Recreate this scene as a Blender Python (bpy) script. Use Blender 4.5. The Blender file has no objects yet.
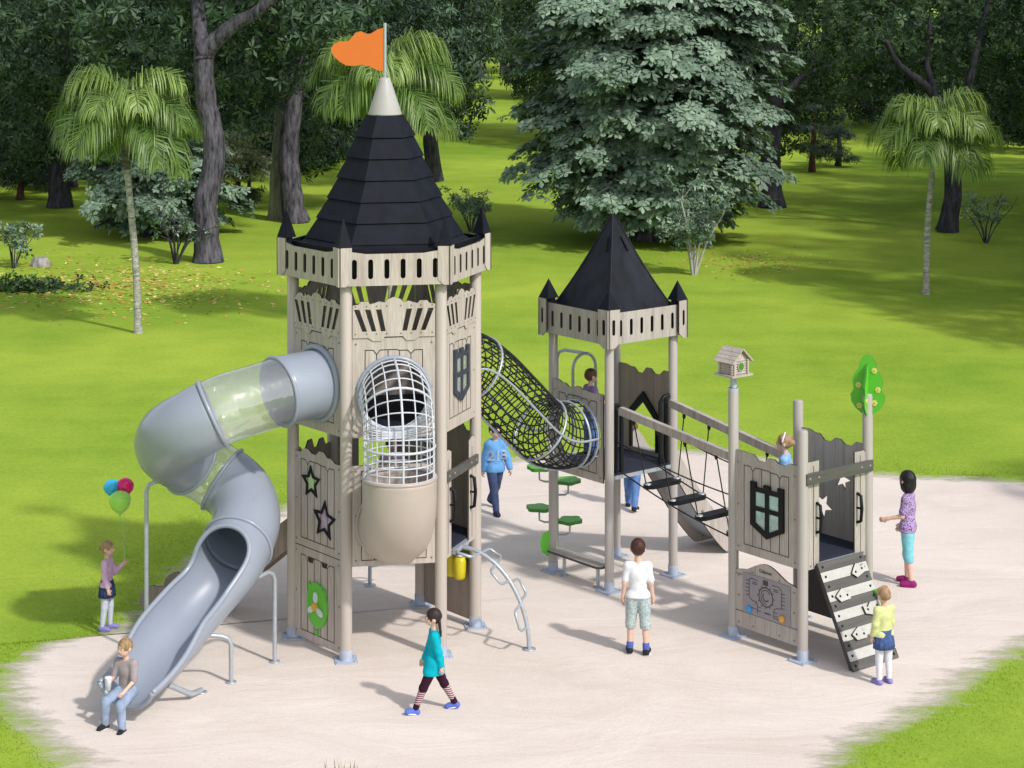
import bpy, math, random
import numpy as np
from math import sin, cos, pi, radians as rad, sqrt
from mathutils import Vector, Matrix
from mathutils.geometry import tessellate_polygon

scene = bpy.context.scene
COL = scene.collection
random.seed(7)
RNG = np.random.default_rng(11)
V = Vector

# ------------------------------------------------------------------ materials
def _mat(name):
    m = bpy.data.materials.new(name)
    m.use_nodes = True
    nt = m.node_tree
    return m, nt, nt.nodes['Principled BSDF'], nt.nodes['Material Output']

def plain(name, col, rough=0.5, metal=0.0, var=0.08, scale=6.0, bump=0.0, spec=0.5, coat=0.0, stretch=(1, 1, 1)):
    """one colour broken up by a little noise in value and in roughness"""
    m, nt, b, o = _mat(name)
    N, L = nt.nodes, nt.links
    tc = N.new('ShaderNodeTexCoord')
    mp = N.new('ShaderNodeMapping'); mp.inputs['Scale'].default_value = stretch
    L.new(tc.outputs['Object'], mp.inputs['Vector'])
    nz = N.new('ShaderNodeTexNoise'); nz.inputs['Scale'].default_value = scale; nz.inputs['Detail'].default_value = 5
    L.new(mp.outputs['Vector'], nz.inputs['Vector'])
    mr = N.new('ShaderNodeMapRange')
    mr.inputs['From Min'].default_value = .3; mr.inputs['From Max'].default_value = .7
    mr.inputs['To Min'].default_value = 1 - var; mr.inputs['To Max'].default_value = 1 + var
    L.new(nz.outputs['Fac'], mr.inputs['Value'])
    mx = N.new('ShaderNodeVectorMath'); mx.operation = 'SCALE'
    mx.inputs[0].default_value = col[:3]
    L.new(mr.outputs['Result'], mx.inputs['Scale'])
    L.new(mx.outputs['Vector'], b.inputs['Base Color'])
    r2 = N.new('ShaderNodeMapRange'); r2.inputs['To Min'].default_value = max(.02, rough - .08); r2.inputs['To Max'].default_value = min(1, rough + .08)
    L.new(nz.outputs['Fac'], r2.inputs['Value']); L.new(r2.outputs['Result'], b.inputs['Roughness'])
    b.inputs['Metallic'].default_value = metal
    b.inputs['Specular IOR Level'].default_value = spec
    b.inputs['Coat Weight'].default_value = coat
    if bump:
        bp = N.new('ShaderNodeBump'); bp.inputs['Strength'].default_value = bump; bp.inputs['Distance'].default_value = .01
        L.new(nz.outputs['Fac'], bp.inputs['Height']); L.new(bp.outputs['Normal'], b.inputs['Normal'])
    return m

def wood(name, c1, c2, c3):
    """printed vertical grain: board-wide tone, streaks and fine lines"""
    m, nt, b, o = _mat(name)
    N, L = nt.nodes, nt.links
    tc = N.new('ShaderNodeTexCoord')
    def noise(sc, scale, det=4):
        mp = N.new('ShaderNodeMapping'); mp.inputs['Scale'].default_value = sc
        L.new(tc.outputs['Object'], mp.inputs['Vector'])
        n = N.new('ShaderNodeTexNoise'); n.inputs['Scale'].default_value = scale; n.inputs['Detail'].default_value = det
        L.new(mp.outputs['Vector'], n.inputs['Vector'])
        return n
    a = noise((1, 1, .035), 22); bnd = noise((1, 1, .03), 7, 2); fi = noise((1, 1, .06), 90, 2)
    rp = N.new('ShaderNodeValToRGB')
    rp.color_ramp.elements[0].position = .30; rp.color_ramp.elements[0].color = (*c1, 1)
    rp.color_ramp.elements[1].position = .72; rp.color_ramp.elements[1].color = (*c3, 1)
    e = rp.color_ramp.elements.new(.5); e.color = (*c2, 1)
    mx = N.new('ShaderNodeMath'); mx.operation = 'MULTIPLY_ADD'; mx.inputs[1].default_value = .55
    L.new(a.outputs['Fac'], mx.inputs[0])
    m2 = N.new('ShaderNodeMath'); m2.operation = 'MULTIPLY'; m2.inputs[1].default_value = .45
    L.new(bnd.outputs['Fac'], m2.inputs[0]); L.new(m2.outputs[0], mx.inputs[2])
    L.new(mx.outputs[0], rp.inputs['Fac'])
    mr = N.new('ShaderNodeMapRange'); mr.inputs['From Min'].default_value = .35; mr.inputs['From Max'].default_value = .65
    mr.inputs['To Min'].default_value = .86; mr.inputs['To Max'].default_value = 1.08
    L.new(fi.outputs['Fac'], mr.inputs['Value'])
    sc = N.new('ShaderNodeVectorMath'); sc.operation = 'SCALE'
    L.new(rp.outputs['Color'], sc.inputs[0]); L.new(mr.outputs['Result'], sc.inputs['Scale'])
    L.new(sc.outputs['Vector'], b.inputs['Base Color'])
    b.inputs['Roughness'].default_value = .55; b.inputs['Specular IOR Level'].default_value = .35
    return m

M = {}
M['wood'] = wood('pale printed wood', (.355, .298, .266), (.465, .408, .372), (.53, .478, .442))
M['woodg'] = wood('grey printed wood', (.30, .262, .24), (.41, .37, .345), (.475, .435, .41))
M['woodd'] = wood('brown and shaded printed wood', (.23, .185, .155), (.30, .245, .21), (.36, .30, .26))  # brown boards; on inner panels the shade is put into this darker colour
M['post'] = plain('post coating', (.44, .388, .352), .45, var=.06, scale=14, stretch=(1, 1, .05))
M['postg'] = plain('grey post coating', (.385, .352, .335), .45, var=.06, scale=14, stretch=(1, 1, .05))
M['groove'] = plain('routed groove', (.06, .048, .04), .8)
M['edge'] = plain('dark panel edge', (.05, .042, .04), .6)
M['roof'] = plain('black roof panels', (.0075, .009, .016), .65, var=.4, scale=6, spec=.14)
M['roof2'] = plain('black moulded roof', (.007, .0085, .015), .5, var=.7, scale=7, bump=.2, spec=.22, stretch=(1, 1, .25))
M['navy'] = plain('navy rubber deck', (.012, .016, .034), .75, var=.2, scale=30)
M['slide'] = plain('grey blue plastic', (.285, .32, .395), .30, var=.035, scale=2.5, coat=.15)
M['steel'] = plain('galvanised pipe', (.40, .44, .49), .38, metal=.35, var=.08, scale=20)
M['plate'] = plain('blue grey base plate', (.39, .445, .56), .5, var=.1, scale=12)
M['white'] = plain('white coated bar', (.54, .555, .62), .35, var=.04)
M['beige'] = plain('beige moulded plastic', (.43, .365, .33), .4, var=.04, scale=3)
M['rope'] = plain('black rope', (.010, .010, .012), .8, var=.3, scale=60)
M['black'] = plain('black plastic', (.008, .009, .012), .5, var=.2, spec=.2)
M['shield'] = plain('slate blue frame', (.035, .045, .07), .45, var=.15)
M['green'] = plain('green plastic', (.11, .48, .035), .4, var=.06)
M['green2'] = plain('dark green plastic', (.04, .22, .015), .5, var=.06)
M['yellow'] = plain('yellow plastic', (.60, .50, .015), .4)
M['amber'] = plain('amber plastic', (.68, .36, .04), .4)
M['orange'] = plain('orange flag sheet', (.66, .16, .02), .5, var=.03, scale=3)
M['cone'] = plain('grey white cone', (.40, .385, .385), .5, var=.04)
M['char'] = plain('charcoal board', (.045, .040, .042), .6, var=.1)
M['stripd'] = plain('dark grey board', (.082, .079, .075), .6, var=.25, scale=18, stretch=(.08, 1, 1))
M['stripl'] = plain('light grey board', (.47, .46, .44), .55, var=.08, scale=18)
M['maze'] = plain('mauve grey play panel', (.265, .245, .275), .5, var=.04)
M['blue'] = plain('blue plastic', (.03, .30, .66), .35)
M['bolt'] = plain('bolt head', (.25, .22, .2), .4, metal=.5)
M['mirror'] = plain('mauve mirror', (.56, .46, .56), .15, metal=.25, var=.2, scale=12)
M['lawnview'] = plain('opaque lawn view green', (.50, .66, .30), .2)  # opaque green stands in for bright lawn seen through the star
M['petal'] = plain('clear white petal', (.62, .68, .70), .2)

def clear(name, tint, refl, diff=.20, dcol=(.62, .66, .72)):
    m, nt, b, o = _mat(name)
    N, L = nt.nodes, nt.links
    N.remove(b)
    t = N.new('ShaderNodeBsdfTransparent'); t.inputs['Color'].default_value = (*tint, 1)
    g = N.new('ShaderNodeBsdfGlossy'); g.inputs['Roughness'].default_value = .09; g.inputs['Color'].default_value = (1, 1, 1, 1)
    d = N.new('ShaderNodeBsdfDiffuse'); d.inputs['Color'].default_value = (*dcol, 1)
    lw = N.new('ShaderNodeLayerWeight'); lw.inputs['Blend'].default_value = .35
    mr = N.new('ShaderNodeMapRange'); mr.inputs['To Min'].default_value = refl; mr.inputs['To Max'].default_value = .55
    L.new(lw.outputs['Facing'], mr.inputs['Value'])
    tc = N.new('ShaderNodeTexCoord'); nz = N.new('ShaderNodeTexNoise'); nz.inputs['Scale'].default_value = 5
    L.new(tc.outputs['Object'], nz.inputs['Vector'])
    bp = N.new('ShaderNodeBump'); bp.inputs['Strength'].default_value = .25; bp.inputs['Distance'].default_value = .05
    L.new(nz.outputs['Fac'], bp.inputs['Height']); L.new(bp.outputs['Normal'], g.inputs['Normal'])
    m1 = N.new('ShaderNodeMixShader'); m1.inputs['Fac'].default_value = diff
    L.new(t.outputs[0], m1.inputs[1]); L.new(d.outputs[0], m1.inputs[2])
    m2 = N.new('ShaderNodeMixShader')
    L.new(mr.outputs['Result'], m2.inputs['Fac']); L.new(m1.outputs[0], m2.inputs[1]); L.new(g.outputs[0], m2.inputs[2])
    L.new(m2.outputs[0], o.inputs['Surface'])
    return m
M['clear'] = clear('clear tube plastic', (.95, .95, .96), .09)
M['pane'] = clear('mint pane', (.72, .92, .88), .14, .55, (.50, .74, .68))
M['pane2'] = clear('pale pane', (.85, .88, .85), .12, .6, (.55, .56, .50))
M['flower'] = plain('pale yellow flower', (.74, .66, .22), .5)

# ------------------------------------------------------------------ mesh builder
I4 = Matrix.Identity(4)
class MB:
    def __init__(s): s.v = []; s.f = []; s.m = []; s.s = []
    def add(s, vs, fs, mat=0, smooth=False, X=None):
        o = len(s.v)
        s.v += [tuple((X @ V(p)) if X else V(p)) for p in vs]
        for f in fs:
            s.f.append([i + o for i in f]); s.m.append(mat); s.s.append(smooth)
        return s
    def box(s, c, d, mat=0, X=None, bev=0):
        x, y, z = c; a, b, h = d[0] / 2, d[1] / 2, d[2] / 2
        vs = [(x + i * a, y + j * b, z + k * h) for k in (-1, 1) for j in (-1, 1) for i in (-1, 1)]
        return s.add(vs, [(0, 2, 3, 1), (4, 5, 7, 6), (0, 1, 5, 4), (2, 6, 7, 3), (0, 4, 6, 2), (1, 3, 7, 5)], mat, False, X)
    def tube(s, path, r, n=8, mat=0, closed=False, caps=True, X=None):
        P = [V(p) for p in path]; k = len(P)
        R = r if isinstance(r, (list, tuple)) else [r] * k
        T = []
        for i in range(k):
            if closed: t = P[(i + 1) % k] - P[i - 1]
            else: t = P[min(i + 1, k - 1)] - P[max(i - 1, 0)]
            T.append(t.normalized() if t.length > 1e-9 else V((0, 0, 1)))
        u = T[0].orthogonal().normalized(); vs = []
        for i in range(k):
            u = (u - T[i] * u.dot(T[i]))
            u = u.normalized() if u.length > 1e-6 else T[i].orthogonal().normalized()
            w = T[i].cross(u)
            for j in range(n):
                a = 2 * pi * j / n
                vs.append(P[i] + (u * cos(a) + w * sin(a)) * R[i])
        fs = []
        for i in range(k if closed else k - 1):
            for j in range(n):
                a = i * n + j; b = i * n + (j + 1) % n; i2 = (i + 1) % k
                fs.append((a, b, i2 * n + (j + 1) % n, i2 * n + j))
        s.add(vs, fs, mat, True, X)
        if caps and not closed:
            s.add(vs[:n], [list(range(n))[::-1]], mat, False, X)
            s.add(vs[-n:], [list(range(n))], mat, False, X)
        return s
    def cyl(s, a, b, r0, r1=None, n=16, mat=0, caps=True, X=None):
        return s.tube([a, b], [r0, r0 if r1 is None else r1], n, mat, False, caps, X)
    def lathe(s, prof, n=16, mat=0, X=None, smooth=True, a0=0):
        vs = [(r * cos(a0 + 2 * pi * j / n), r * sin(a0 + 2 * pi * j / n), z) for r, z in prof for j in range(n)]
        if smooth:
            fs = [(i * n + j, i * n + (j + 1) % n, (i + 1) * n + (j + 1) % n, (i + 1) * n + j) for i in range(len(prof) - 1) for j in range(n)]
            return s.add(vs, fs, mat, True, X)
        for i in range(len(prof) - 1):
            for j in range(n):
                q = [i * n + j, i * n + (j + 1) % n, (i + 1) * n + (j + 1) % n, (i + 1) * n + j]
                s.add([vs[t] for t in q], [(0, 1, 2, 3)], mat, False, X)
        return s
    def plate(s, X, outer, holes=(), w0=0.0, w1=.02, mat=0, side=None):
        side = mat if side is None else side
        loops = [[V((p[0], p[1], 0)) for p in lp] for lp in [outer, *holes]]
        tris = tessellate_polygon(loops)
        flat = [p for lp in loops for p in lp]
        tt = []
        for t in tris:
            a, b, c = (flat[i] for i in t)
            ar = (b - a).cross(c - a).z
            if abs(ar) < 1e-10: continue
            tt.append(t if ar > 0 else t[::-1])
        s.add([(p.x, p.y, w1) for p in flat], tt, mat, False, X)
        s.add([(p.x, p.y, w0) for p in flat], [t[::-1] for t in tt], mat, False, X)
        for li, lp in enumerate(loops):
            k = len(lp)
            area = sum(lp[i].x * lp[(i + 1) % k].y - lp[(i + 1) % k].x * lp[i].y for i in range(k))
            q = lp if (area > 0) == (li == 0) else lp[::-1]
            vs = [(p.x, p.y, w) for w in (w0, w1) for p in q]
            s.add(vs, [(i, (i + 1) % k, k + (i + 1) % k, k + i) for i in range(k)], side, False, X)
        return s
    def strip(s, X, a, b, w, z, mat=0):
        """flat line on a panel face from a to b (panel coordinates), width w, at height z off the panel plane"""
        a, b = V((*a, z)), V((*b, z)); d = (b - a)
        if d.length < 1e-6: return s
        d.normalize(); n = V((-d.y, d.x, 0)) * w / 2; e = d * w / 2
        return s.add([a - e - n, b + e - n, b + e + n, a - e + n], [(0, 1, 2, 3)], mat, False, X)
    def lines(s, X, pts, w, z, mat=0):
        for a, b in zip(pts[:-1], pts[1:]): s.strip(X, a, b, w, z, mat)
        return s
    def build(s, name, mats, parent=None, label=None, kind=None):
        if not isinstance(mats, (list, tuple)): mats = [mats]
        me = bpy.data.meshes.new(name)
        me.from_pydata(s.v, [], s.f)
        for m in mats: me.materials.append(M[m] if isinstance(m, str) else m)
        me.polygons.foreach_set('material_index', s.m)
        me.polygons.foreach_set('use_smooth', s.s)
        me.update()
        return link(name, me, parent, label, kind)

def link(name, me, parent=None, label=None, kind=None):
    o = bpy.data.objects.new(name, me); COL.objects.link(o)
    if parent is not None: o.parent = parent
    if label: o['label'] = label
    if kind: o['kind'] = kind
    return o

def thing(name, label, cat, loc=(0, 0, 0), rz=0.0, group=None):
    o = bpy.data.objects.new(name, None); COL.objects.link(o)
    o.location = loc; o.rotation_euler = (0, 0, rz); o.empty_display_size = .2
    o['label'] = label; o['category'] = cat
    if group: o['group'] = group
    return o

def tag(o, label=None, cat=None, group=None, kind=None):
    for k, v in (('label', label), ('category', cat), ('group', group), ('kind', kind)):
        if v: o[k] = v
    return o

def copy_tree(o, parent=None, label=None):
    c = o.copy(); COL.objects.link(c)
    if parent is not None: c.parent = parent
    if label: c['label'] = label
    for ch in list(o.children): copy_tree(ch, c)
    return c

def catmull(P, n=12, closed=False):
    P = [np.array(p, float) for p in P]; out = []
    Q = [2 * P[0] - P[1]] + P + [2 * P[-1] - P[-2]]
    for i in range(1, len(Q) - 2):
        a, b, c, d = Q[i - 1], Q[i], Q[i + 1], Q[i + 2]
        for t in np.arange(n) / n:
            out.append(.5 * ((2 * b) + (c - a) * t + (2 * a - 5 * b + 4 * c - d) * t * t + (3 * b - a - 3 * c + d) * t ** 3))
    out.append(P[-1])
    return out

def circ(cu, cv, r, n=28, a0=0): return [(cu + r * cos(a0 + 2 * pi * i / n), cv + r * sin(a0 + 2 * pi * i / n)) for i in range(n)]
def slot(cu, cv, w, h, n=5):
    r = w / 2; y = h / 2 - r
    return [(cu + r * cos(pi * i / n), cv + y + r * sin(pi * i / n)) for i in range(n + 1)] + [(cu - r * cos(pi * i / n), cv - y - r * sin(pi * i / n)) for i in range(n + 1)]
def star(cu, cv, R, r, a0=pi / 2, k=5, sx=1.0): return [(cu + sx * (R if i % 2 == 0 else r) * cos(a0 + pi * i / k), cv + (R if i % 2 == 0 else r) * sin(a0 + pi * i / k)) for i in range(2 * k)]
def quad(u0, v0, u1, v1): return [(u0, v0), (u1, v0), (u1, v1), (u0, v1)]
def offset_poly(P, d):
    c = np.mean(P, 0); out = []
    k = len(P)
    for i in range(k):
        a, b, e = np.array(P[i - 1]), np.array(P[i]), np.array(P[(i + 1) % k])
        n1 = np.array([(b - a)[1], -(b - a)[0]]); n2 = np.array([(e - b)[1], -(e - b)[0]])
        n1 = n1 / np.linalg.norm(n1); n2 = n2 / np.linalg.norm(n2)
        m = n1 + n2; m = m / max(1e-6, m @ m) * 2
        L = np.linalg.norm(m)
        if L > 2.2: m = m / L * 2.2
        out.append(tuple(b + m * d))
    return out
def facem(ang, dist, z=0.0, off=0.0):
    """panel frame on a wall whose outward normal has azimuth ang: u to the viewer's right, v up, w outward"""
    n = V((cos(ang), sin(ang), 0)); u = V((-n.y, n.x, 0))
    o = n * dist + u * off + V((0, 0, z))
    return Matrix(((u.x, 0, n.x, o.x), (u.y, 0, n.y, o.y), (0, 1, 0, o.z), (0, 0, 0, 1)))

def crenel(u0, u1, v, h=.07, pat=(0, 1, .35, 1.1, .1, .7, 0)):
    """uneven plank tops from u1 back to u0 (counter-clockwise along the top edge)"""
    k = len(pat); w = (u1 - u0) / k; c = w * .22; pts = []
    for i in range(k):
        a = u0 + i * w; y = v + h * pat[i]
        pts += [(a + (c if i else 0), y), (a + w - (c if i < k - 1 else 0), y)]
    return pts[::-1]
def planks(mb, X, u0, u1, v0, v1, n=5, mat=1, z=None, hole=None, lw=.009, amp=.05):
    """routed plank drawing: verticals, base line and a stepped top line"""
    z = .022 if z is None else z
    def seg(a, b):
        if hole:
            cu, cv, r = hole
            k = 24
            for i in range(k):
                p = tuple(np.array(a) + (np.array(b) - a) * i / k); q = tuple(np.array(a) + (np.array(b) - a) * (i + 1) / k)
                mx, my = (p[0] + q[0]) / 2, (p[1] + q[1]) / 2
                if (mx - cu) ** 2 + (my - cv) ** 2 > r * r: mb.strip(X, p, q, lw, z, mat)
        else: mb.strip(X, a, b, lw, z, mat)
    w = (u1 - u0) / n; top = []
    for i in range(n + 1):
        top.append(v1 - (amp if i in (1, n - 1) else (amp * .2 if i % 2 else 0)))
    for i in range(n + 1): seg((u0 + i * w, v0), (u0 + i * w, top[i]))
    seg((u0, v0), (u1, v0))
    for i in range(n):
        a, b = u0 + i * w, u0 + (i + 1) * w
        m1 = max(top[i], top[i + 1])
        seg((a, top[i]), (a + w * .3, m1)); seg((a + w * .3, m1), (b - w * .3, m1)); seg((b - w * .3, m1), (b, top[i + 1]))
def bolts(mb, X, pts, z, mat=1, r=.012):
    for (u, v) in pts:
        mb.lathe([(0, .008), (r * .8, .007), (r, .0)], 8, mat, X @ Matrix.Translation((u, v, z)) @ Matrix.Diagonal((1, 1, 1, 1)))

def shield_outline(cu, cv, w, h):
    a = w / 2; t = cv + h / 2; m = w * .17; g = h * .09
    return [(cu - a, cv - h * .30), (cu, cv - h / 2), (cu + a, cv - h * .30), (cu + a, t), (cu + a - m, t), (cu + a - m, t - g), (cu + m * .55, t - g), (cu + m * .55, t - g * .15),
            (cu - m * .55, t - g * .15), (cu - m * .55, t - g), (cu - a + m, t - g), (cu - a + m, t), (cu - a, t)]
def shield_window(X, cu, cv, w, h, z, parent, fm='black', pm='pane', holes_to=None):
    out = shield_outline(cu, cv, w, h); a = w / 2
    q = w * .14
    H = [quad(cu - a + q, cv + h * .06, cu - q * .35, cv + h * .33), quad(cu + q * .35, cv + h * .06, cu + a - q, cv + h * .33),
         [(cu - a + q, cv - h * .02), (cu - a + q, cv - h * .25), (cu - q * .35, cv - h * .375), (cu - q * .35, cv - h * .02)][::-1],
         [(cu + q * .35, cv - h * .02), (cu + q * .35, cv - h * .375), (cu + a - q, cv - h * .25), (cu + a - q, cv - h * .02)][::-1]]
    mb = MB(); mb.plate(X, out, H, z, z + .03)
    fr = mb.build('window_frame', fm, parent)
    pb = MB()
    for hq in H: pb.plate(X, offset_poly(hq if sum(hq[i][0] * hq[(i + 1) % 4][1] - hq[(i + 1) % 4][0] * hq[i][1] for i in range(4)) > 0 else hq[::-1], .004), (), z + .006, z + .012)
    pb.build('pane', pm, fr)
    return H
# ================================================================== the hexagonal castle tower
SET = 'castle playground set'
R1 = 1.037; AP1 = R1 * cos(pi / 6); A1 = rad(9.65)
T1C = (-1.4396, 22.940)
UD, LD = 2.50, 1.10            # upper and lower deck of the tall tower
tower = thing('castle_tower', 'tall six-sided wooden play tower with stepped black roof and orange flag', 'play tower', (*T1C, 0), A1, SET)
HV = [V((R1 * cos(rad(60 * k)), R1 * sin(rad(60 * k)), 0)) for k in range(6)]
def hexface(k): return facem(rad(30 + 60 * k), AP1)
WH = (R1 - .13) / 2            # half clear width between two posts

def post(parent, p, z1, r=.062, mat='post', z0=.0):
    mb = MB(); mb.tube([(p[0], p[1], z0), (p[0], p[1], z1 - .02), (p[0], p[1], z1)], [r, r, r * .82], 20)
    o = mb.build('post', mat, parent)
    b = MB(); b.box((p[0], p[1], .012), (.245, .245, .012), X=None)
    b.cyl((p[0], p[1], .018), (p[0], p[1], .13), r + .006, n=20)
    for i in (-1, 1):
        for j in (-1, 1): b.cyl((p[0] + i * .095, p[1] + j * .095, .018), (p[0] + i * .095, p[1] + j * .095, .032), .012, n=6)
    b.build('base_plate', 'plate', o)
    return o
for p in HV: post(tower, p, 4.42, .066)

def hexdeck(z, name):
    mb = MB()
    P = [(p.x * .985, p.y * .985) for p in HV]
    mb.plate(Matrix.Translation((0, 0, z)), P, (), -.022, 0, 0)
    o = mb.build(name, 'navy', tower)
    m2 = MB(); m2.plate(Matrix.Translation((0, 0, z - .022)), [(p.x * .99, p.y * .99) for p in HV], (), -.06, -.003, 0)
    m2.build('deck_frame', 'steel', o)
hexdeck(UD, 'upper_deck'); hexdeck(LD, 'lower_deck')

def wallpanel(parent, X, v0, v1, W, mats, holes=(), hole=None, pat=None, ch=.07, top=None, t=.02, pl=(.13, .1), amp=.05, n=5, name='panel', lines=True, boltz=True):
    """a board wall panel between two posts with routed plank lines, an uneven top and dark cut edges"""
    outer = [(-W, v0), (W, v0)] + (crenel(-W, W, v1, ch, pat) if pat else [(W, v1), (-W, v1)])
    mb = MB(); mb.plate(X, outer, ([circ(*hole)] if hole else []) + list(holes), 0, t, 0, 1)
    if lines: planks(mb, X, -W + pl[0], W - pl[0], v0 + pl[1], v1 - pl[1] + (.0 if not pat else .02), n, 1, t + .0025, hole and (hole[0], hole[1], hole[2] + .01), amp=amp)
    if boltz: bolts(mb, X, [(i * (W - .04), v) for i in (-1, 1) for v in (v0 + .06, v0 + (v1 - v0) * .5, v1 - .06)], t, 2)
    return mb.build(name, mats, parent)
WM = ['wood', 'groove', 'bolt']

# upper storey panels, one on each of the six sides
TUBEZ, CAGEU, CAGEL, NETZ = 2.94, 2.89, 1.48, 2.90
for k in range(6):
    X = hexface(k)
    hole = {0: (0, NETZ, .41), 3: (0, TUBEZ, .37), 4: (0, CAGEU, .385)}.get(k)
    hs = []
    if k == 5:
        hs = [quad(-.17, 2.85, .17, 3.2)]
    pn = wallpanel(tower, X, 2.42, 3.50, WH, WM, holes=hs, hole=hole, pl=(.14, .13))
    if k == 5: shield_window(X, 0, 2.99, .44, .60, .021, pn, 'shield', 'pane2')
    # fan lattice over the panel
    mb = MB(); W = WH - .002
    outer = [(-W, 3.505), (-W * .62, 3.505), (-W * .50, 3.47), (-W * .30, 3.47), (-W * .22, 3.515), (W * .22, 3.515), (W * .30, 3.47), (W * .50, 3.47), (W * .62, 3.505), (W, 3.505),
             (W, 3.86), (W * .86, 3.87), (W * .8, 3.90), (W * .62, 3.90), (W * .58, 3.87), (W * .45, 3.885), (W * .36, 3.90), (W * .22, 3.885), (W * .16, 3.92), (0, 3.945), (-W * .16, 3.92), (-W * .22, 3.885),
             (-W * .36, 3.90), (-W * .45, 3.885), (-W * .58, 3.87), (-W * .62, 3.90), (-W * .8, 3.90), (-W * .86, 3.87), (-W, 3.86)]
    hs = []
    for s in (-1, 1):
        for q, uu in enumerate((.30, .54, .78)):
            a = s * uu * W; sl = s * .032 * (1 + .35 * q)
            P = [(a - .026 - sl * .6, 3.575), (a + .026 - sl * .6, 3.575), (a + .03 + sl, 3.815), (a - .03 + sl, 3.815)]
            hs.append(P)
    mb.plate(X, outer, hs, .012, .034, 0, 1)
    bolts(mb, X, [(s * u * W, v) for s in (-1, 1) for u in (.17, .42, .66, .93) for v in (3.55, 3.85)], .034, 2, .009)
    mb.build('lattice_panel', WM, tower)

# lower storey
X = hexface(3)   # star panel with the leaf toy panel under it
s1 = star(-.12, 1.82, .145, .072, pi / 2 + .05); s2 = star(.14, 1.45, .18, .088, pi / 2 - .06)
pn = wallpanel(tower, X, 1.085, 2.12, WH, WM, holes=[s1, s2], pat=(0, .9, .3, 1.2, .4, -.2), ch=.06, pl=(.13, .09))
for st, inner in ((s1, 'lawnview'), (s2, 'mirror')):
    f = MB(); f.plate(X, offset_poly(st, .021), [offset_poly(st, -.008)], .021, .034)
    fo = f.build('star_frame', 'black', pn)
    g = MB(); g.plate(X, st, (), .010, .017); g.build('star_pane', inner, fo)
pn = wallpanel(tower, X, .06, 1.075, WH, WM, holes=[[(-.20 + i, .985), (-.07 + i, .985), (-.095 + i, .925), (-.175 + i, .925)][::-1] for i in (0, .27)], pl=(.13, .09), t=.02, n=5)
for i in (0, .27): hn = MB(); hn.plate(X, [(-.20 + i, .985), (-.175 + i, .925), (-.095 + i, .925), (-.07 + i, .985)], (), .001, .006); hn.build('hand_slot', 'char', pn)
lf = MB(); L_ = [(0.01 + .205 * sin(t) * (1 + .06 * cos(2 * t)), .49 + .245 * cos(t)) for t in np.linspace(0, 2 * pi, 36, endpoint=False)]
lf.plate(X, [(u, v) for u, v in L_][::-1], (), .022, .045)
lf.plate(X, [(-.015, .22), (.03, .22), (.015, .15)], (), .022, .045); lf.plate(X, [(-.15, .62), (-.16, .72), (-.10, .69)], (), .022, .044); lf.plate(X, [(.15, .60), (.12, .66), (.18, .70)], (), .022, .044)
lo = lf.build('leaf_plate', 'green', pn)
pr = MB()
for q in range(3):
    a = pi / 2 + q * 2 * pi / 3
    pr.plate(X @ Matrix.Translation((.01, .48, 0)) @ Matrix.Rotation(a, 4, 'Z'), [(.03 + .065 * (1 + cos(t)), .034 * sin(t)) for t in np.linspace(0, 2 * pi, 14, endpoint=False)], (), .048, .066)
pr.build('propeller', 'petal', lo)
hb = MB(); hb.plate(X, circ(.01, .48, .042, 16), (), .05, .085); hb.build('hub', 'amber', lo)

X = hexface(4)   # front: panel with the lower mouth of the cage climber
wallpanel(tower, X, 1.03, 2.12, WH, WM, hole=(0, CAGEL, .385), pl=(.10, .06))
X = hexface(5)   # doorway
for s in (-1, 1):
    mb = MB(); a, b = sorted((s * (WH - .19), s * WH))
    mb.plate(X, [(a, 1.03), (b, 1.03), (b, 2.18), ((a + b) / 2, 2.22), (a, 2.18)], (), 0, .02, 0, 1)
    mb.strip(X, ((a + b) / 2, 1.08), ((a + b) / 2, 2.1), .008, .0225, 1)
    pn = mb.build('door_panel', WM, tower)
    h = MB(); u = s * (WH - .15)
    h.tube([X @ V(p) for p in [(u, 1.42, .02), (u, 1.44, .07), (u, 1.60, .085), (u, 1.76, .07), (u, 1.78, .02)]], .02, 8); h.cyl(X @ V((u, 1.6, .02)), X @ V((u, 1.6, .085)), .012, n=8)
    h.build('handle', 'black', pn)
mb = MB(); mb.box((0, 1.94, .045), (2 * WH + .02, .105, .03), 0, X); bolts(mb, X, [(i * (WH - .05), 1.94) for i in (-1, 1)] + [(i * (WH - .2), 1.94) for i in (-1, 1)], .06, 1, .016)
mb.build('cross_rail', ['stripd', 'bolt'], tower)
X = hexface(0)   # behind: solid wall down to the ground with the yellow bells hung inside
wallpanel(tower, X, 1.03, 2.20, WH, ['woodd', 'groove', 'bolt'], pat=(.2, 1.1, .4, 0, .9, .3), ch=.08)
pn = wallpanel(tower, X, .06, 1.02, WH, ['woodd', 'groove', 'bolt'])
for q, u in enumerate((-.36, -.20, .0)):
    b = MB(); Xb = X @ Matrix.Translation((u, .535, -.10)) @ Matrix.Rotation(-pi / 2, 4, 'X')
    b.lathe([(.0, -.01), (.05, -.005), (.066, .02), (.074, .10), (.078, .20), (.064, .25), (0, .26)], 16, 0, Xb)
    b.build('drum', 'yellow', pn)
    c = MB(); c.lathe([(.04, .262), (.055, .264), (.055, .275), (0, .277)], 12, 0, Xb); c.build('drum_cap', 'petal', pn)
g = MB(); g.box((-.40, .80, -.03), (.10, .05, .03), 0, X); g.build('leaf_tab', 'green', pn)
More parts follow.
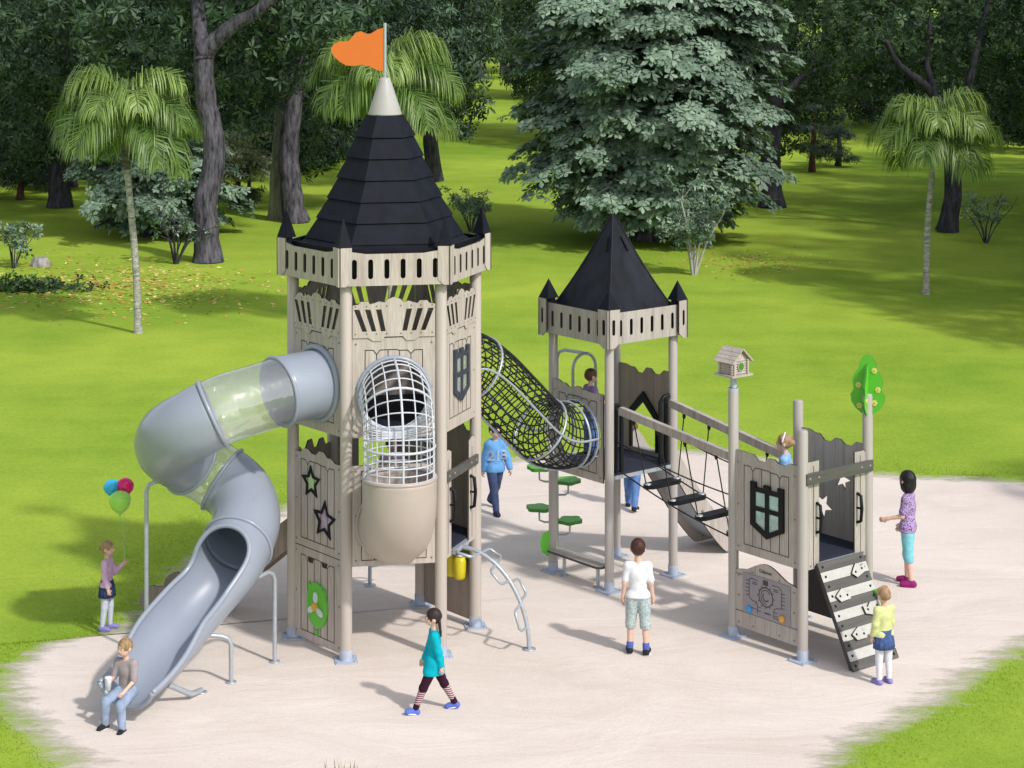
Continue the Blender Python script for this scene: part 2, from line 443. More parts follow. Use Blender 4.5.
for k in (1, 2):
    X = hexface(k)
    if k == 1: 
        for s in (-1, 1):
            mb = MB(); a, b = sorted((s * (WH - .24), s * WH))
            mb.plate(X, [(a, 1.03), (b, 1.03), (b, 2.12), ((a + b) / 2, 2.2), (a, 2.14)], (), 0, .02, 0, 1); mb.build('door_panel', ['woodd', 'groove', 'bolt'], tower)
    else:
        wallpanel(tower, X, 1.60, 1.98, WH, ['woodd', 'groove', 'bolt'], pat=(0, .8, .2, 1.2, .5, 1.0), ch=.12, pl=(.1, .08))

# battlement ring: six slotted fascias, six corner turrets
RF = 1.165; APF = RF * cos(pi / 6)
for k in range(6):
    X = facem(rad(30 + 60 * k), APF)
    W = RF / 2 - .012
    mb = MB()
    H = [slot(u * (W - .13), 4.265, .055, .215) for u in np.linspace(-1, 1, 6)]
    tops = [(W, 4.47), (W * .55, 4.43), (-W * .55, 4.43), (-W, 4.47)]
    mb.plate(X, [(-W, 4.085), (W, 4.085)] + tops, H, 0, .02, 0, 1)
    mb.build('fascia', ['wood', 'edge'], tower)
sk = MB()
for k in range(6):
    X = facem(rad(30 + 60 * k), AP1 + .035)
    sk.box((0, 4.27, 0), (R1 + .04, .40, .012), 0, X)
sk.build('slot_shade_band', 'black', tower)  # added black band behind the fascias, giving the slots their dark
def turret(parent, ang, r, z0, z1, zt, w, slots, mats):
    """corner turret: two angled white facets with a chamfered foot, black back and a pyramid spire"""
    root = None
    ca = V((cos(ang), sin(ang), 0)) * r
    for s in (-1, 1):
        X = Matrix.Translation(ca) @ facem(ang + s * pi / 4 * .8, .0) @ Matrix.Translation((s * w * .02, 0, w * .5))
        h = w / 2 * .92
        P = [(-h, z0 + w * .35), (-h + w * .3, z0), (h - w * .3, z0), (h, z0 + w * .35), (h, z1), (-h, z1)]
        if s < 0: P = [(-h, z0 + w * .35), (-h + w * .4, z0), (h, z0), (h, z1), (-h, z1)]
        else: P = [(-h, z0), (h - w * .4, z0), (h, z0 + w * .35), (h, z1), (-h, z1)]
        mb = MB(); mb.plate(X, P, [slot(0, (z0 + z1) / 2 + .02, .042, .19)] if slots else [], -.012, .0, 0, 1)
        o = mb.build('turret_facet', mats, parent)
        if root is None: root = o
        k_ = MB(); k_.plate(X, quad(-h * .9, z0 + w * .4, h * .9, z1 - .01), (), -.034, -.018); k_.build('facet_backing', 'black', o)
    b = MB()
    Xb = Matrix.Translation(ca) @ Matrix.Rotation(ang, 4, 'Z')
    b.box((-w * .05, 0, (z0 + z1) / 2 + .05), (w * .70, w * .70, (z1 - z0) - .12), 0, Xb)
    q = w * .66
    vs = [(q, 0, z1), (0, q, z1), (-q, 0, z1), (0, -q, z1), (0, 0, zt)]
    b.add(vs, [(0, 1, 4), (1, 2, 4), (2, 3, 4), (3, 0, 4), (3, 2, 1, 0)], 0, False, Xb)
    b.build('spire', 'roof', parent)
for k in range(6): turret(tower, rad(60 * k), RF - .055, 4.08, 4.50, 4.82, .165, False, ['wood', 'edge'])

# stepped roof
PR = [(5.86, .215), (5.63, .345), (5.40, .44), (5.17, .545), (4.94, .655), (4.72, .775), (4.50, .90), (4.36, 1.10)]
rf = MB()
for i in range(len(PR) - 1):
    (za, ra), (zb, rb) = PR[i], PR[i + 1]
    rt = ra if i == 0 else ra - .022
    prof = [(rt, za), (rb + .008, zb - .006), (rb - .02, zb - .016), (rb - .06, zb - .006)]
    rf.lathe(prof[::-1], 6, 0, None, False)
    if i == 0: rf.add([(ra * cos(pi / 3 * j), ra * sin(pi / 3 * j), za) for j in range(6)], [list(range(6))])
ro = rf.build('roof', 'roof', tower)
cn = MB(); cn.lathe([(.0, 6.285), (.055, 6.28), (.068, 6.25), (.192, 5.875), (.192, 5.862), (0, 5.862)][::-1], 28); cn.build('roof_cone', 'cone', ro)
pm = MB(); pm.cyl((0, 0, 6.28), (0, 0, 6.90), .019, n=12); po = pm.build('flagpole', 'steel', ro)
FL = [(650, 62), (610, 72), (560, 103), (530, 103), (490, 85), (455, 97), (432, 125), (410, 150), (390, 158), (340, 156), (305, 176), (283, 205), (288, 235), (305, 262), (340, 295), (390, 325), (450, 328), (500, 318), (550, 330), (600, 354), (650, 365)]
Xf = Matrix.Rotation(-A1, 4, 'Z') @ Matrix.Translation((-.016, .0, 6.845)) @ Matrix.Rotation(pi / 2, 4, 'X')
fm_ = MB(); fm_.plate(Xf, [((u - 650) * .001624, -(v - 62) * .001624) for u, v in FL], (), -.006, .006); fm_.build('flag', 'orange', po)

# ================================================================== tube slide
slide = thing('tube_slide', 'spiral grey-blue tube slide with clear sections beside the tall tower', 'slide', (-3.1, 21.9, 0), 0, SET)
SO = V((-3.1, 21.9, 0))
F_, YH, CH = 2024.66, -30.0, 7.5
def at(px, py, Y): return V(((px - 512) * Y / F_, Y, CH - (py - YH) * Y / F_))
TP = [(-2.115, 22.37, 2.935), (-2.44, 22.10, 2.925), (-2.755, 21.87, 2.87), (-3.10, 21.66, 2.795), (-3.42, 21.64, 2.635), (-3.675, 21.85, 2.455), (-3.74, 22.18, 2.26), (-3.60, 22.50, 2.06),
      (-3.33, 22.66, 1.86), (-3.04, 22.55, 1.665), (-2.915, 22.22, 1.47), (-2.965, 21.9, 1.29), (-3.06, 21.6, 1.15), (-3.28, 21.3, .945), (-3.485, 20.92, .755), (-3.66, 20.52, .605), (-3.86, 20.12, .515)]
TN = 10
TC = [V(p) - SO for p in catmull(TP, TN)]
TR = .365
def tframe(i):
    if i != int(i):
        a, b = int(i), min(int(i) + 1, len(TC) - 1); f = i - a; (c0, t0, s0, u0), (c1, t1, s1, u1) = tframe(a), tframe(b)
        t = t0.lerp(t1, f).normalized(); s = t.cross(V((0, 0, 1))).normalized(); return c0.lerp(c1, f), t, s, s.cross(t)
    i = int(i)
    t = (TC[min(i + 1, len(TC) - 1)] - TC[max(i - 1, 0)]).normalized()
    s = t.cross(V((0, 0, 1))).normalized(); u = s.cross(t)
    return TC[i], t, s, u
def tube_part(i0, i1, mat, name, openf=None, thick=.014, n=40):
    mb = MB(); rows = []; I_ = list(range(i0, i1 + 1))
    if openf: I_ = [110, 111.5, 113, 114.3] + [114.5 + 13 * (1 - cos(a)) for a in np.linspace(0, pi / 2, 26)] + list(range(129, i1 + 1))
    for i in I_:
        c, t, s, u = tframe(i); ph = openf(i) if openf else 0.0
        rows.append([c + (u * cos(a) + s * sin(a)) * TR for a in [ph + (2 * pi - 2 * ph) * j / n for j in range(n + 1)]])
    if not openf: rows = [r[:-1] for r in rows]
    m = len(rows[0])
    vs = [p for r in rows for p in r]
    fs = [(i * m + j, i * m + (j + 1) % m, (i + 1) * m + (j + 1) % m, (i + 1) * m + j) for i in range(len(rows) - 1) for j in range(n)]
    mb.add(vs, fs, 0, True)
    if openf:
        k0 = next(k for k in range(len(rows)) if openf(I_[k]) > .02)
        rim = [r[0] for r in rows[k0:]]; rim2 = [r[-1] for r in rows[k0:]]
        mb.tube(rim[::-1] + [tframe(I_[k0 - 1])[0] + tframe(I_[k0 - 1])[3] * TR] + rim2, .021, 8)
        mb.tube(rows[-1], .021, 8)
    o = mb.build(name, mat, slide)
    if openf:
        import bmesh
        bm = bmesh.new(); bm.from_mesh(o.data); bmesh.ops.remove_doubles(bm, verts=bm.verts, dist=1e-5); bm.to_mesh(o.data); bm.free()
    if thick:
        md = o.modifiers.new('wall', 'SOLIDIFY'); md.thickness = thick; md.offset = 0
    return o
def ring(i, name, r=TR + .012, th=.022, parent=None, mat='slide'):
    c, t, s, u = tframe(i)
    mb = MB(); mb.tube([c + (u * cos(a) + s * sin(a)) * r for a in np.linspace(0, 2 * pi, 40, endpoint=False)], th, 8, 0, True)
    return mb.build(name, mat, parent or slide)
def opening(i):
    x = (i - 114.5) / 13.0
    if x <= 0: return 0.0
    x = min(1.0, x); y = max(0, min(1, (i - 138) / 22)); return rad(82) * sqrt(1 - (1 - x) ** 2) + rad(34) * y * y * (3 - 2 * y)
g0 = tube_part(0, 13, 'slide', 'tube_section'); tube_part(13, 33, 'clear', 'clear_section', thick=0); tube_part(33, 71, 'slide', 'tube_section'); tube_part(71, 83, 'clear', 'clear_section', thick=0)
tube_part(83, 110, 'slide', 'tube_section'); tube_part(110, 160, 'slide', 'open_chute', opening)
for i in (13, 33, 71, 83, 110): ring(i, 'joint_ring')
mb = MB(); c, t, s, u = tframe(0)
nF = V((cos(A1 + rad(210)), sin(A1 + rad(210)), 0)); sF = V((-nF.y, nF.x, 0)); cF = V((T1C[0], T1C[1], TUBEZ)) - SO + nF * (AP1 + .03)
mb.tube([cF + (V((0, 0, 1)) * cos(a) + sF * sin(a)) * .40 for a in np.linspace(0, 2 * pi, 40, endpoint=False)], .035, 8, 0, True); mb.build('wall_flange', 'slide', slide)
def sup(name, pts, r=.024):
    P = [V(p) - SO for p in pts]
    mb = MB(); mb.tube(P, r, 10); mb.lathe([(.06, .006), (.06, .014), (r, .016)], 12, 0, Matrix.Translation((P[0].x, P[0].y, 0))); return mb.build('support_leg', 'steel', slide)
def bent(base, top, h, k=.10):
    b = V(base); t = V(top); d = (t - b); d.z = 0; d.normalize()
    return [b, (b.x, b.y, h - k), V((b.x, b.y, h)) + d * k * .3 - V((0, 0, k * .3)), V((b.x, b.y, h)) + d * k, t]
sup('s', bent((-4.0, 22.15, 0), (-3.60, 22.2, 1.90), 1.90)); sup('s', bent((-2.57, 21.93, 0), (-2.74, 21.72, .98), 1.0)); sup('s', bent((-2.955, 21.30, 0), (-3.18, 21.24, .52), .50)); 
sup('s', [(-3.22, 21.0, .03), (-3.30, 20.8, .06), (-3.5, 20.62, .22)], .03)
for i in (128, 147):
    mb = MB(); c, t, s, u = tframe(i)
    mb.tube([c + (u * cos(a) + s * sin(a)) * (TR + .016) for a in np.linspace(rad(92), rad(150), 12)], .022, 8); mb.build('stiffening_rib', 'slide', slide)

# ================================================================== C-shaped cage climber on the front
cage = thing('cage_climber', 'white bar climbing cage curving into a beige elbow on the tall tower front', 'climbing cage', (*T1C, 0), A1, SET)
X4 = hexface(4)
def cagepath():
    P = [(0, .03, CAGEU)]
    for a in np.linspace(0, pi / 2, 9): P.append((0, .10 + .45 * sin(a), CAGEU - .45 * (1 - cos(a))))
    P += [(0, .55, 2.28), (0, .55, 2.12)]
    return P
def cpt(w, v, nw, nv, r, a):      # a point on the ring with centre (w,v): normal (nw,nv) in the w-v plane
    return X4 @ V((r * sin(a), v + nv * r * cos(a), w + nw * r * cos(a)))
cp = []
for a in np.linspace(0, pi / 2, 10): cp.append((.10 + .45 * sin(a), CAGEU - .45 * (1 - cos(a)), sin(a), cos(a)))
cp = [(.03, CAGEU, 0, 1)] + cp + [(.55, z, 1, 0) for z in (2.36, 2.28, 2.20, 2.12)]
RC = .375
NB = 16
for j in range(NB):
    a = 2 * pi * j / NB
    mb = MB(); mb.tube([cpt(w, v, nw, nv, RC, a) for w, v, nw, nv in cp], .014 if j % 8 == 0 else .0085, 6); mb.build('cage_bar', 'white', cage)
for i, (w, v, nw, nv) in enumerate(cp):
    thick = i in (0, 5, 10, len(cp) - 1)
    mb = MB(); mb.tube([cpt(w, v, nw, nv, RC + (.004 if thick else .0), a) for a in np.linspace(0, 2 * pi, 36, endpoint=False)], .015 if thick else .0085, 6, 0, True)
    mb.build('cage_hoop', 'white', cage)
eb = MB(); rows = [(.55, 2.115, 1, 0), (.55, 2.06, 1, 0), (.55, 1.98, 1, 0)] + [(.10 + .45 * cos(a), 1.93 - .45 * sin(a), cos(a), -sin(a)) for a in np.linspace(0, pi / 2, 12)] + [(.03, CAGEL, 0, -1)]
vs = [cpt(w, v, nw, nv, RC + .008, 2 * pi * j / 40) for w, v, nw, nv in rows for j in range(40)]
eb.add(vs, [(i * 40 + j, i * 40 + (j + 1) % 40, (i + 1) * 40 + (j + 1) % 40, (i + 1) * 40 + j) for i in range(len(rows) - 1) for j in range(40)], 0, True)
eo = eb.build('elbow', 'beige', cage); md = eo.modifiers.new('wall', 'SOLIDIFY'); md.thickness = .014
for (w, v, nw, nv, r) in ((.55, 2.11, 1, 0, RC + .012), (.035, CAGEL, 0, -1, RC + .03)):
    mb = MB(); mb.tube([cpt(w, v, nw, nv, r, a) for a in np.linspace(0, 2 * pi, 40, endpoint=False)], .02, 8, 0, True); mb.build('elbow_rim', 'beige', cage)
mb = MB(); mb.tube([cpt(.035, CAGEU, 0, 1, RC + .02, a) for a in np.linspace(0, 2 * pi, 40, endpoint=False)], .024, 8, 0, True); mb.build('wall_flange', 'slide', cage)

# ================================================================== arched ladders
def arched(name, label, k):
    root = thing('arched_ladder', label, 'arched ladder', (*T1C, 0), A1, SET)
    X = hexface(k)
    arc = [(0, 1.06 * cos(t), .02 + .82 * sin(t)) for t in np.linspace(0, pi / 2, 16)]
    mb = MB(); mb.tube([X @ V(p) for p in arc], .024, 10); p = X @ V((0, 0, .84)); mb.lathe([(.075, .006), (.075, .014), (.0, .016)], 14, 0, Matrix.Translation((p.x, p.y, 0)))
    mb.build('spine', 'steel', root)
    for q, (t0, t1, s) in enumerate(((.02, .30, -1), (.30, .55, 1), (.55, .80, -1), (.82, 1.06, 1), (1.08, 1.34, -1))):
        P = []
        for t, d in ((t0, 0), (t0 + .02, .18), (t0 + .05, .225), (t1 - .05, .225), (t1 - .02, .18), (t1, 0)):
            P.append(X @ V((s * d, 1.06 * cos(t), .02 + .82 * sin(t))))
        mb = MB(); mb.tube(P, .016, 8); mb.build('rung', 'steel', root)
    mb = MB(); mb.box((0, 1.055, .03), (.42, .05, .03), 0, X); mb.build('deck_bar', 'steel', root)
    return root
arched('a', 'grey arched loop ladder at the doorway of the tall tower', 5)
arched('a', 'grey arched loop ladder standing behind the tall tower, mostly hidden', 1)

# ================================================================== board slides
def board_slide(label, loc, rz, run, h, w, col, bed):
    """slide with two board cheeks: local +X is downhill, x=0 at the deck edge"""
    root = thing('board_slide', label, 'slide', (*loc, 0), rz, SET)
    line = catmull([(0, h), (.16, h - .02), (run * .5, h * .46), (run * .8, .2), (run, .12), (run + .16, .10)], 8)
    for s in (-1, 1):
        up = [(p[0], p[1] + .20) for p in line]; dn = [(p[0], max(.03, p[1] - .16)) for p in line]
        e = line[-1]
        end = [(e[0] + .20 * sin(t), e[1] + .03 + .18 * cos(t)) for t in np.linspace(.1, pi - .35, 12)]
        end = [(x, max(.03, y)) for x, y in end]
        poly = dn + end[::-1] + up[::-1]
        Xs = Matrix.Translation((0, s * w / 2, 0)) @ Matrix.Rotation(pi / 2, 4, 'X')
        mb = MB(); mb.plate(Xs, poly, (), -.015, .015, 0, 1)
        for q in (5, 16, 27, 36): mb.cyl((line[q][0], s * (w / 2 - .02), line[q][1] - .03), (line[q][0], s * (w / 2 + .026), line[q][1] - .03), .018, n=10, mat=2)
        mb.build('side_board', [col, 'edge', 'bolt'], root)
    mb = MB(); vs = [(p[0], s * (w / 2 - .016), p[1] + dz) for dz in (0, -.02) for p in line for s in (-1, 1)]
    k = len(line)
    fs = [(2 * i, 2 * i + 2, 2 * i + 3, 2 * i + 1) for i in range(k - 1)] + [(2 * k + 2 * i, 2 * k + 2 * i + 1, 2 * k + 2 * i + 3, 2 * k + 2 * i + 2) for i in range(k - 1)]
    mb.add(vs, fs, 0, True); mb.build('slide_bed', bed, root)
    return root
a = A1 + rad(150)
board_slide('brown board slide leaving the tall tower behind the spiral tube', (T1C[0] + cos(a) * AP1, T1C[1] + sin(a) * AP1), a, 1.75, 1.10, .56, 'woodd', 'steel')
# ================================================================== square roofed tower
A2 = rad(38.85); T2C = (1.254, 25.16); h2 = .527; D2 = 1.41
turret_tower = thing('roofed_tower', 'square play tower under a smooth black pyramid roof with four corner spires', 'play tower', (*T2C, 0), A2, SET)
C2 = dict(F=(-h2, -h2), R=(h2, -h2), K=(h2, h2), L=(-h2, h2))
for k_, p in C2.items(): post(turret_tower, p, 3.30, .056, 'postg')
W2 = h2 - .058
FACE = dict(FR=facem(-pi / 2, h2), LF=facem(pi, h2), KL=facem(pi / 2, h2), RK=facem(0, h2))
GW = ['woodg', 'groove', 'bolt']
def sqdeck(parent, h, z):
    mb = MB(); mb.box((0, 0, z - .012), (2 * h + .02, 2 * h + .02, .024)); o = mb.build('deck', 'navy', parent)
    m2 = MB(); m2.box((0, 0, z - .047), (2 * h + .03, 2 * h + .03, .045)); m2.build('deck_frame', 'steel', o)
sqdeck(turret_tower, h2, D2)
NZ2 = 1.83
wallpanel(turret_tower, FACE['LF'] @ Matrix.Translation((0, 0, .03)), 1.30, 2.36, W2, GW, hole=(0.03, NZ2, .40), pat=(1.4, .9, .2, .8, .3, .1, .2), ch=.05, pl=(.12, .10))
house = [(-.23, 1.46), (.23, 1.46), (.23, 1.95), (0, 2.16), (-.23, 1.95)]
pn = wallpanel(turret_tower, FACE['RK'], 1.30, 2.42, W2, ['woodd', 'groove', 'bolt'], holes=[house], pat=(1.0, .3, .9, 0, .6, .8), ch=.09, lines=False)
mb = MB(); mb.plate(FACE['RK'], [(-.27, 1.93), (-.23, 1.86), (0, 2.07), (.23, 1.86), (.27, 1.93), (0, 2.20)], (), -.03, -.002); mb.build('chevron_trim', 'black', pn)
for u in (-.24, .24):
    mb = MB(); mb.box((u, 1.70, -.014), (.035, .46, .02), 0, FACE['RK']); mb.build('door_trim', 'black', pn)
wallpanel(turret_tower, FACE['KL'], 1.30, 1.42, W2, GW, lines=False, boltz=False, name='kick_board')
# fascia, turrets, roof
hf = h2 + .075
for nm, ang in (('FR', -pi / 2), ('LF', pi), ('KL', pi / 2), ('RK', 0)):
    X = facem(ang, hf); W = hf - .005
    mb = MB(); mb.plate(X, quad(-W, 2.99, W, 3.37), [slot(u * (W - .17), 3.18, .046, .20) for u in np.linspace(-1, 1, 6)], 0, .02, 0, 1)
    mb.build('fascia', ['woodg', 'edge'], turret_tower)
mb = MB()
for ang in (-pi / 2, pi, pi / 2, 0): mb.box((0, 3.18, hf - .05), (2 * hf - .12, .34, .012), 0, facem(ang, 0))
mb.build('slot_shade_band', 'black', turret_tower)  # black bands added here too, so the fascia slots come out dark
for q in range(4): turret(turret_tower, pi / 4 + q * pi / 2, hf * sqrt(2) - .05, 2.955, 3.42, 3.66, .195, True, ['woodg', 'edge'])
rf = MB(); n = 14; hr = .535
prof = [(4.47 - 1.17 * (t ** 1.0) - .05 * sin(pi * t), .012 + (hr - .012) * t) for t in np.linspace(0, 1, n)]
for q in range(4):
    Xq = Matrix.Rotation(q * pi / 2, 4, 'Z'); vs = []; m = 9
    for i, (z, h) in enumerate(prof):
        for j in range(m):
            u = -1 + 2 * j / (m - 1)
            vs.append((h - .03 * h * sin(pi * (u + 1) / 2), h * u, z))
    rf.add(vs, [(i * m + j, (i + 1) * m + j, (i + 1) * m + j + 1, i * m + j + 1) for i in range(n - 1) for j in range(m - 1)], 0, True, Xq)
for q in range(4):
    Xq = Matrix.Rotation(pi / 4 + q * pi / 2, 4, 'Z'); rf.tube([(prof[i][1] * sqrt(2) - .004, 0, prof[i][0]) for i in range(n)], .014, 6, 0, False, True, Xq)
ro2 = rf.build('roof', 'roof2', turret_tower)
vs = MB()
for q in range(4):
    for (t, u) in ((.30, .3),):
        z = 4.47 - 1.17 * t; h = .012 + (hr - .012) * t
        Xr = Matrix.Rotation(q * pi / 2, 4, 'Z') @ Matrix.Translation((h * .985, h * u, z)) @ Matrix.Rotation(-math.atan2(.5, 1.17), 4, 'Y') @ Matrix.Rotation(pi / 2, 4, 'Y') @ Matrix.Rotation(.25 if u > 0 else -.25, 4, 'Z')
        vs.box((0, 0, .004), (.20, .03, .012), 0, Xr)
vs.build('roof_slot', 'black', ro2)
lp = MB(); Xl = Matrix.Translation((C2['L'][0] - .065, C2['L'][1] + .02, .36)) @ Matrix.Rotation(pi / 2 * 1.0, 4, 'Z') @ Matrix.Rotation(pi / 2, 4, 'X')
lp.plate(Xl @ Matrix.Rotation(.75, 4, 'Y'), [(.10 * cos(t) * (1 + .03 * cos(8 * t)), .15 * sin(t) * (1 + .03 * cos(8 * t))) for t in np.linspace(0, 2 * pi, 40, endpoint=False)], (), -.012, .012)
lp.build('leaf_plate', 'green', turret_tower)

# bench board between the front and left posts
bench = thing('balance_bench', 'low narrow wooden bench board between two posts of the roofed tower', 'bench', (*T2C, 0), A2, SET)
X = FACE['LF']; mb = MB()
P = [(-.50, -.10), (.42, -.10), (.47, -.05), (.47, .12), (-.50, .12)]
Xp = X @ Matrix(((1, 0, 0, 0), (0, 0, 1, .27), (0, -1, 0, .02), (0, 0, 0, 1)))
mb.plate(Xp, P, (), 0, .028, 0, 1); mb.build('seat_board', ['woodg', 'edge'], bench)
for u in (-.30, .33):
    mb = MB(); p = X @ V((u, 0, .01)); mb.cyl((p.x, p.y, .01), (p.x, p.y, .272), .022, n=10); mb.lathe([(.06, .006), (.06, .014), (0, .016)], 12, 0, Matrix.Translation((p.x, p.y, 0))); mb.build('leg', 'steel', bench)

# pole climber with leaf steps
climb = thing('leaf_step_climber', 'steel pole climber with round green leaf-shaped steps behind the roofed tower', 'pole climber', (*T2C, 0), A2, SET)
px, py = 0.0, h2 + .55
mb = MB(); mb.tube([(px, py, 0), (px, py, 2.52), (px + .01, py - .03, 2.60), (px + .05, py - .10, 2.63), (.0 + .06, h2 + .01, 2.645)], .022, 10); mb.lathe([(.11, .004), (.11, .014), (0, .016)], 4, 0, Matrix.Translation((px, py, 0)), False)
mb.build('pole', 'steel', climb)
mb = MB(); mb.tube([(-.19 + .02, h2 + .04, 1.43)] + [(.02 + .19 * -cos(t), h2 + .04, 2.46 + .19 * sin(t)) for t in np.linspace(0, pi, 14)] + [(.21, h2 + .04, 1.43)], .02, 10); mb.build('hand_hoop', 'steel', climb)
mb = MB(); mb.tube([(.21, h2 + .04, 2.02), (.30, h2 + .04, 2.05), (W2, h2 + .04, 2.05)], .015, 8); mb.tube([(.36, h2 + .04, 2.05), (.36, h2 + .04, 1.43)], .012, 8); mb.build('guard_rail', 'steel', climb)
def leafpad(c, ang, z):
    X = Matrix.Translation((c[0], c[1], z)) @ Matrix.Rotation(ang, 4, 'Z')
    mb = MB(); mb.plate(X, [(.165 * cos(t) * (1 + .10 * cos(5 * t)), .145 * sin(t) * (1 + .10 * cos(5 * t))) for t in np.linspace(0, 2 * pi, 50, endpoint=False)], (), -.025, .018, 0, 1)
    o = mb.build('leaf_step', ['green', 'green2'], climb)
    return o
wl = Matrix.Rotation(-A2, 4, 'Z')          # offsets below are along world axes
for (dx, dz) in ((-.23, 1.10), (.145, .93), (-.23, .58), (.165, .42)):
    off = wl @ V((dx, -.02, 0)); c = V((px, py, 0)) + off
    o = leafpad((c.x, c.y), random.random() * 3, dz + .02)
    b = MB(); e = V((px, py, 0)); b.tube([e + V((0, 0, dz - .17)), e + off * .7 + V((0, 0, dz - .165)), e + off * .98 + V((0, 0, dz - .14)), e + off + V((0, 0, dz - .02))], .013, 8)
    b.build('bracket', 'steel', o)

# slide on the far right side
a = A2
board_slide('grey-brown board slide descending on the far side of the roofed tower', (T2C[0] + cos(a) * (h2 + .02), T2C[1] + sin(a) * (h2 + .02)), a, 1.42, 1.42, .56, 'woodg', 'steel')

# ================================================================== net tunnel between the two roofed towers
n0 = V((cos(A2), sin(A2), 0))
NO = V((T1C[0], T1C[1], 0)) + V((cos(A1 + rad(30)), sin(A1 + rad(30)), 0)) * (AP1 + .02)
NE = V((T2C[0], T2C[1], 0)) - n0 * (h2 + .06)
tunnel = thing('net_tunnel', 'black rope net crawl tunnel with grey hoops sloping between the two towers', 'net tunnel', NO, 0, SET)
dv = NE - NO; Ln = dv.length; dh = dv.normalized(); sv = V((dh.y, -dh.x, 0))
NP = catmull([(0, NETZ), (.28, NETZ - .02), (.62, NETZ - .24), (1.0, NETZ - .59), (1.36, NZ2 + .155), (Ln - .34, NZ2 + .015), (Ln, NZ2)], 10)
def npoint(q, a, r=.385):
    q = max(0, min(len(NP) - 1.001, q)); i = int(q); f = q - i
    p = NP[i] * (1 - f) + NP[i + 1] * f
    tg = lambda k: NP[min(len(NP) - 1, k + 2)] - NP[max(0, k - 2)]
    t = tg(i) * (1 - f) + tg(i + 1) * f; t = t / np.linalg.norm(t)
    up = (-t[1], t[0])
    return dh * (p[0] + up[0] * r * cos(a)) + V((0, 0, p[1] + up[1] * r * cos(a))) + sv * r * sin(a)
NQ = len(NP) - 1
net = MB()
for d in (1,):
    for j in range(22):
        a0 = 2 * pi * j / 22
        net.tube([npoint(q, a0 + d * q / NQ * .7, .385 + .005 * d) for q in np.linspace(0, NQ, 90)], .0098, 5, 0, False, False)
for q in np.linspace(1.2, NQ - 1.2, 25):
    net.tube([npoint(q + .12 * sin(5 * a), a, .386) for a in np.linspace(0, 2 * pi, 30, endpoint=False)], .0088, 5, 0, True)
net.build('rope_net', 'rope', tunnel)
for q in (.2, 14, 41, NQ - 4, NQ - .2):
    mb = MB(); mb.tube([npoint(q, a, .40) for a in np.linspace(0, 2 * pi, 40, endpoint=False)], .0165, 8, 0, True); mb.build('hoop', 'steel', tunnel)
for a0 in (pi / 2, -pi / 2, pi):
    mb = MB(); mb.tube([npoint(q, a0, .405) for q in np.linspace(0, NQ, 40)], .0155, 8); mb.build('side_rail', 'steel', tunnel)

# ================================================================== low platform with climbing ramp
A3 = A2; a3, b3 = 1.045, 1.065
F3 = V((3.1605, 21.960, 0)); U3 = V((cos(A3), sin(A3), 0)); V3 = V((-sin(A3), cos(A3), 0))
T3C = F3 + U3 * a3 / 2 + V3 * b3 / 2; h3 = .527; D3 = 1.06
platform = thing('open_platform', 'open-topped wooden play platform with castle window and maze panel', 'play tower', T3C, A3, SET)
C3 = dict(F=(-h3, -h3), R=(h3, -h3), K=(h3, h3), L=(-h3, h3)); PH = dict(F=2.51, R=2.77, K=2.52, L=2.80)
for k_, p in C3.items(): post(platform, p, PH[k_], .058, 'postg')
FC3 = dict(FR=facem(-pi / 2, h3), LF=facem(pi, h3), LK=facem(pi / 2, h3), RK=facem(0, h3))
sqdeck(platform, h3, D3)
W3 = h3 - .058
X = FC3['LF']
so = shield_outline(0.03, 1.53, .50, .56)
pn = wallpanel(platform, X, .99, 2.05, W3, GW, holes=[quad(-.19, 1.44, .25, 1.73)], pat=(1.0, .9, .1, .9, .4, .9), ch=.07, pl=(.13, .10))
shield_window(X, .03, 1.52, .50, .60, .021, pn, 'black', 'pane')
# maze panel
tp = [(W3, .78)] + [(W3 - 2 * W3 * t, .80 + .13 * sin(pi * min(1, max(0, (t - .12) / .76))) ** 1.5) for t in np.linspace(.1, .9, 15)] + [(-W3, .78)]
mb = MB(); mb.plate(X, [(-W3, .15), (W3, .15)] + tp, (), 0, .02, 0, 1)
mb.strip(X, (-W3, .33), (W3, .33), .008, .0225, 1); mb.strip(X, (-W3, .74), (-W3 + .1, .74), .006, .0225, 1)
bolts(mb, X, [(s * (W3 - .05), v) for s in (-1, 1) for v in (.2, .5, .72)] + [(s * .2, v) for s in (-1, 1) for v in (.2, .8)], .02, 2)
mp = mb.build('maze_board', GW, platform)
mz = MB(); mz.plate(X, quad(-.35, .335, .37, .775), (), .021, .030, 0)
z = .032
def mzl(pts, w=.008): mz.lines(X, pts, w, z, 1)
mzl([(-.12, .73), (-.22, .735), (-.25, .72), (-.25, .52), (-.20, .49), (-.14, .49), (-.12, .45), (-.12, .37)])
mzl([(.10, .73), (.20, .73), (.24, .70), (.24, .50), (.17, .49), (.13, .47), (.12, .38), (.20, .37)])
for v in (.70, .66, .62, .58, .54): mzl([(-.25, v), (-.30, v)]); mzl([(.24, v - .03), (.29, v - .03)])
for v in (.69, .71): mzl([(-.20, v - .01), (-.13, v - .01)]); mzl([(.12, v - .02), (.19, v - .02)])
for v in (.44, .40): mzl([(-.12, v), (-.07, v)], .006); mzl([(.13, v), (.18, v)], .006)
mzl([(-.12, .41), (-.22, .41)], .006); mzl([(-.14, .49), (-.16, .45)], .006)
cc = circ(.005, .575, .105, 30); mzl(cc + [cc[0]], .012)
c2 = circ(.005, .575, .075, 30)[3:24]; mzl(c2, .008); c3 = circ(.005, .575, .045, 20)[8:19]; mzl(c3, .012)
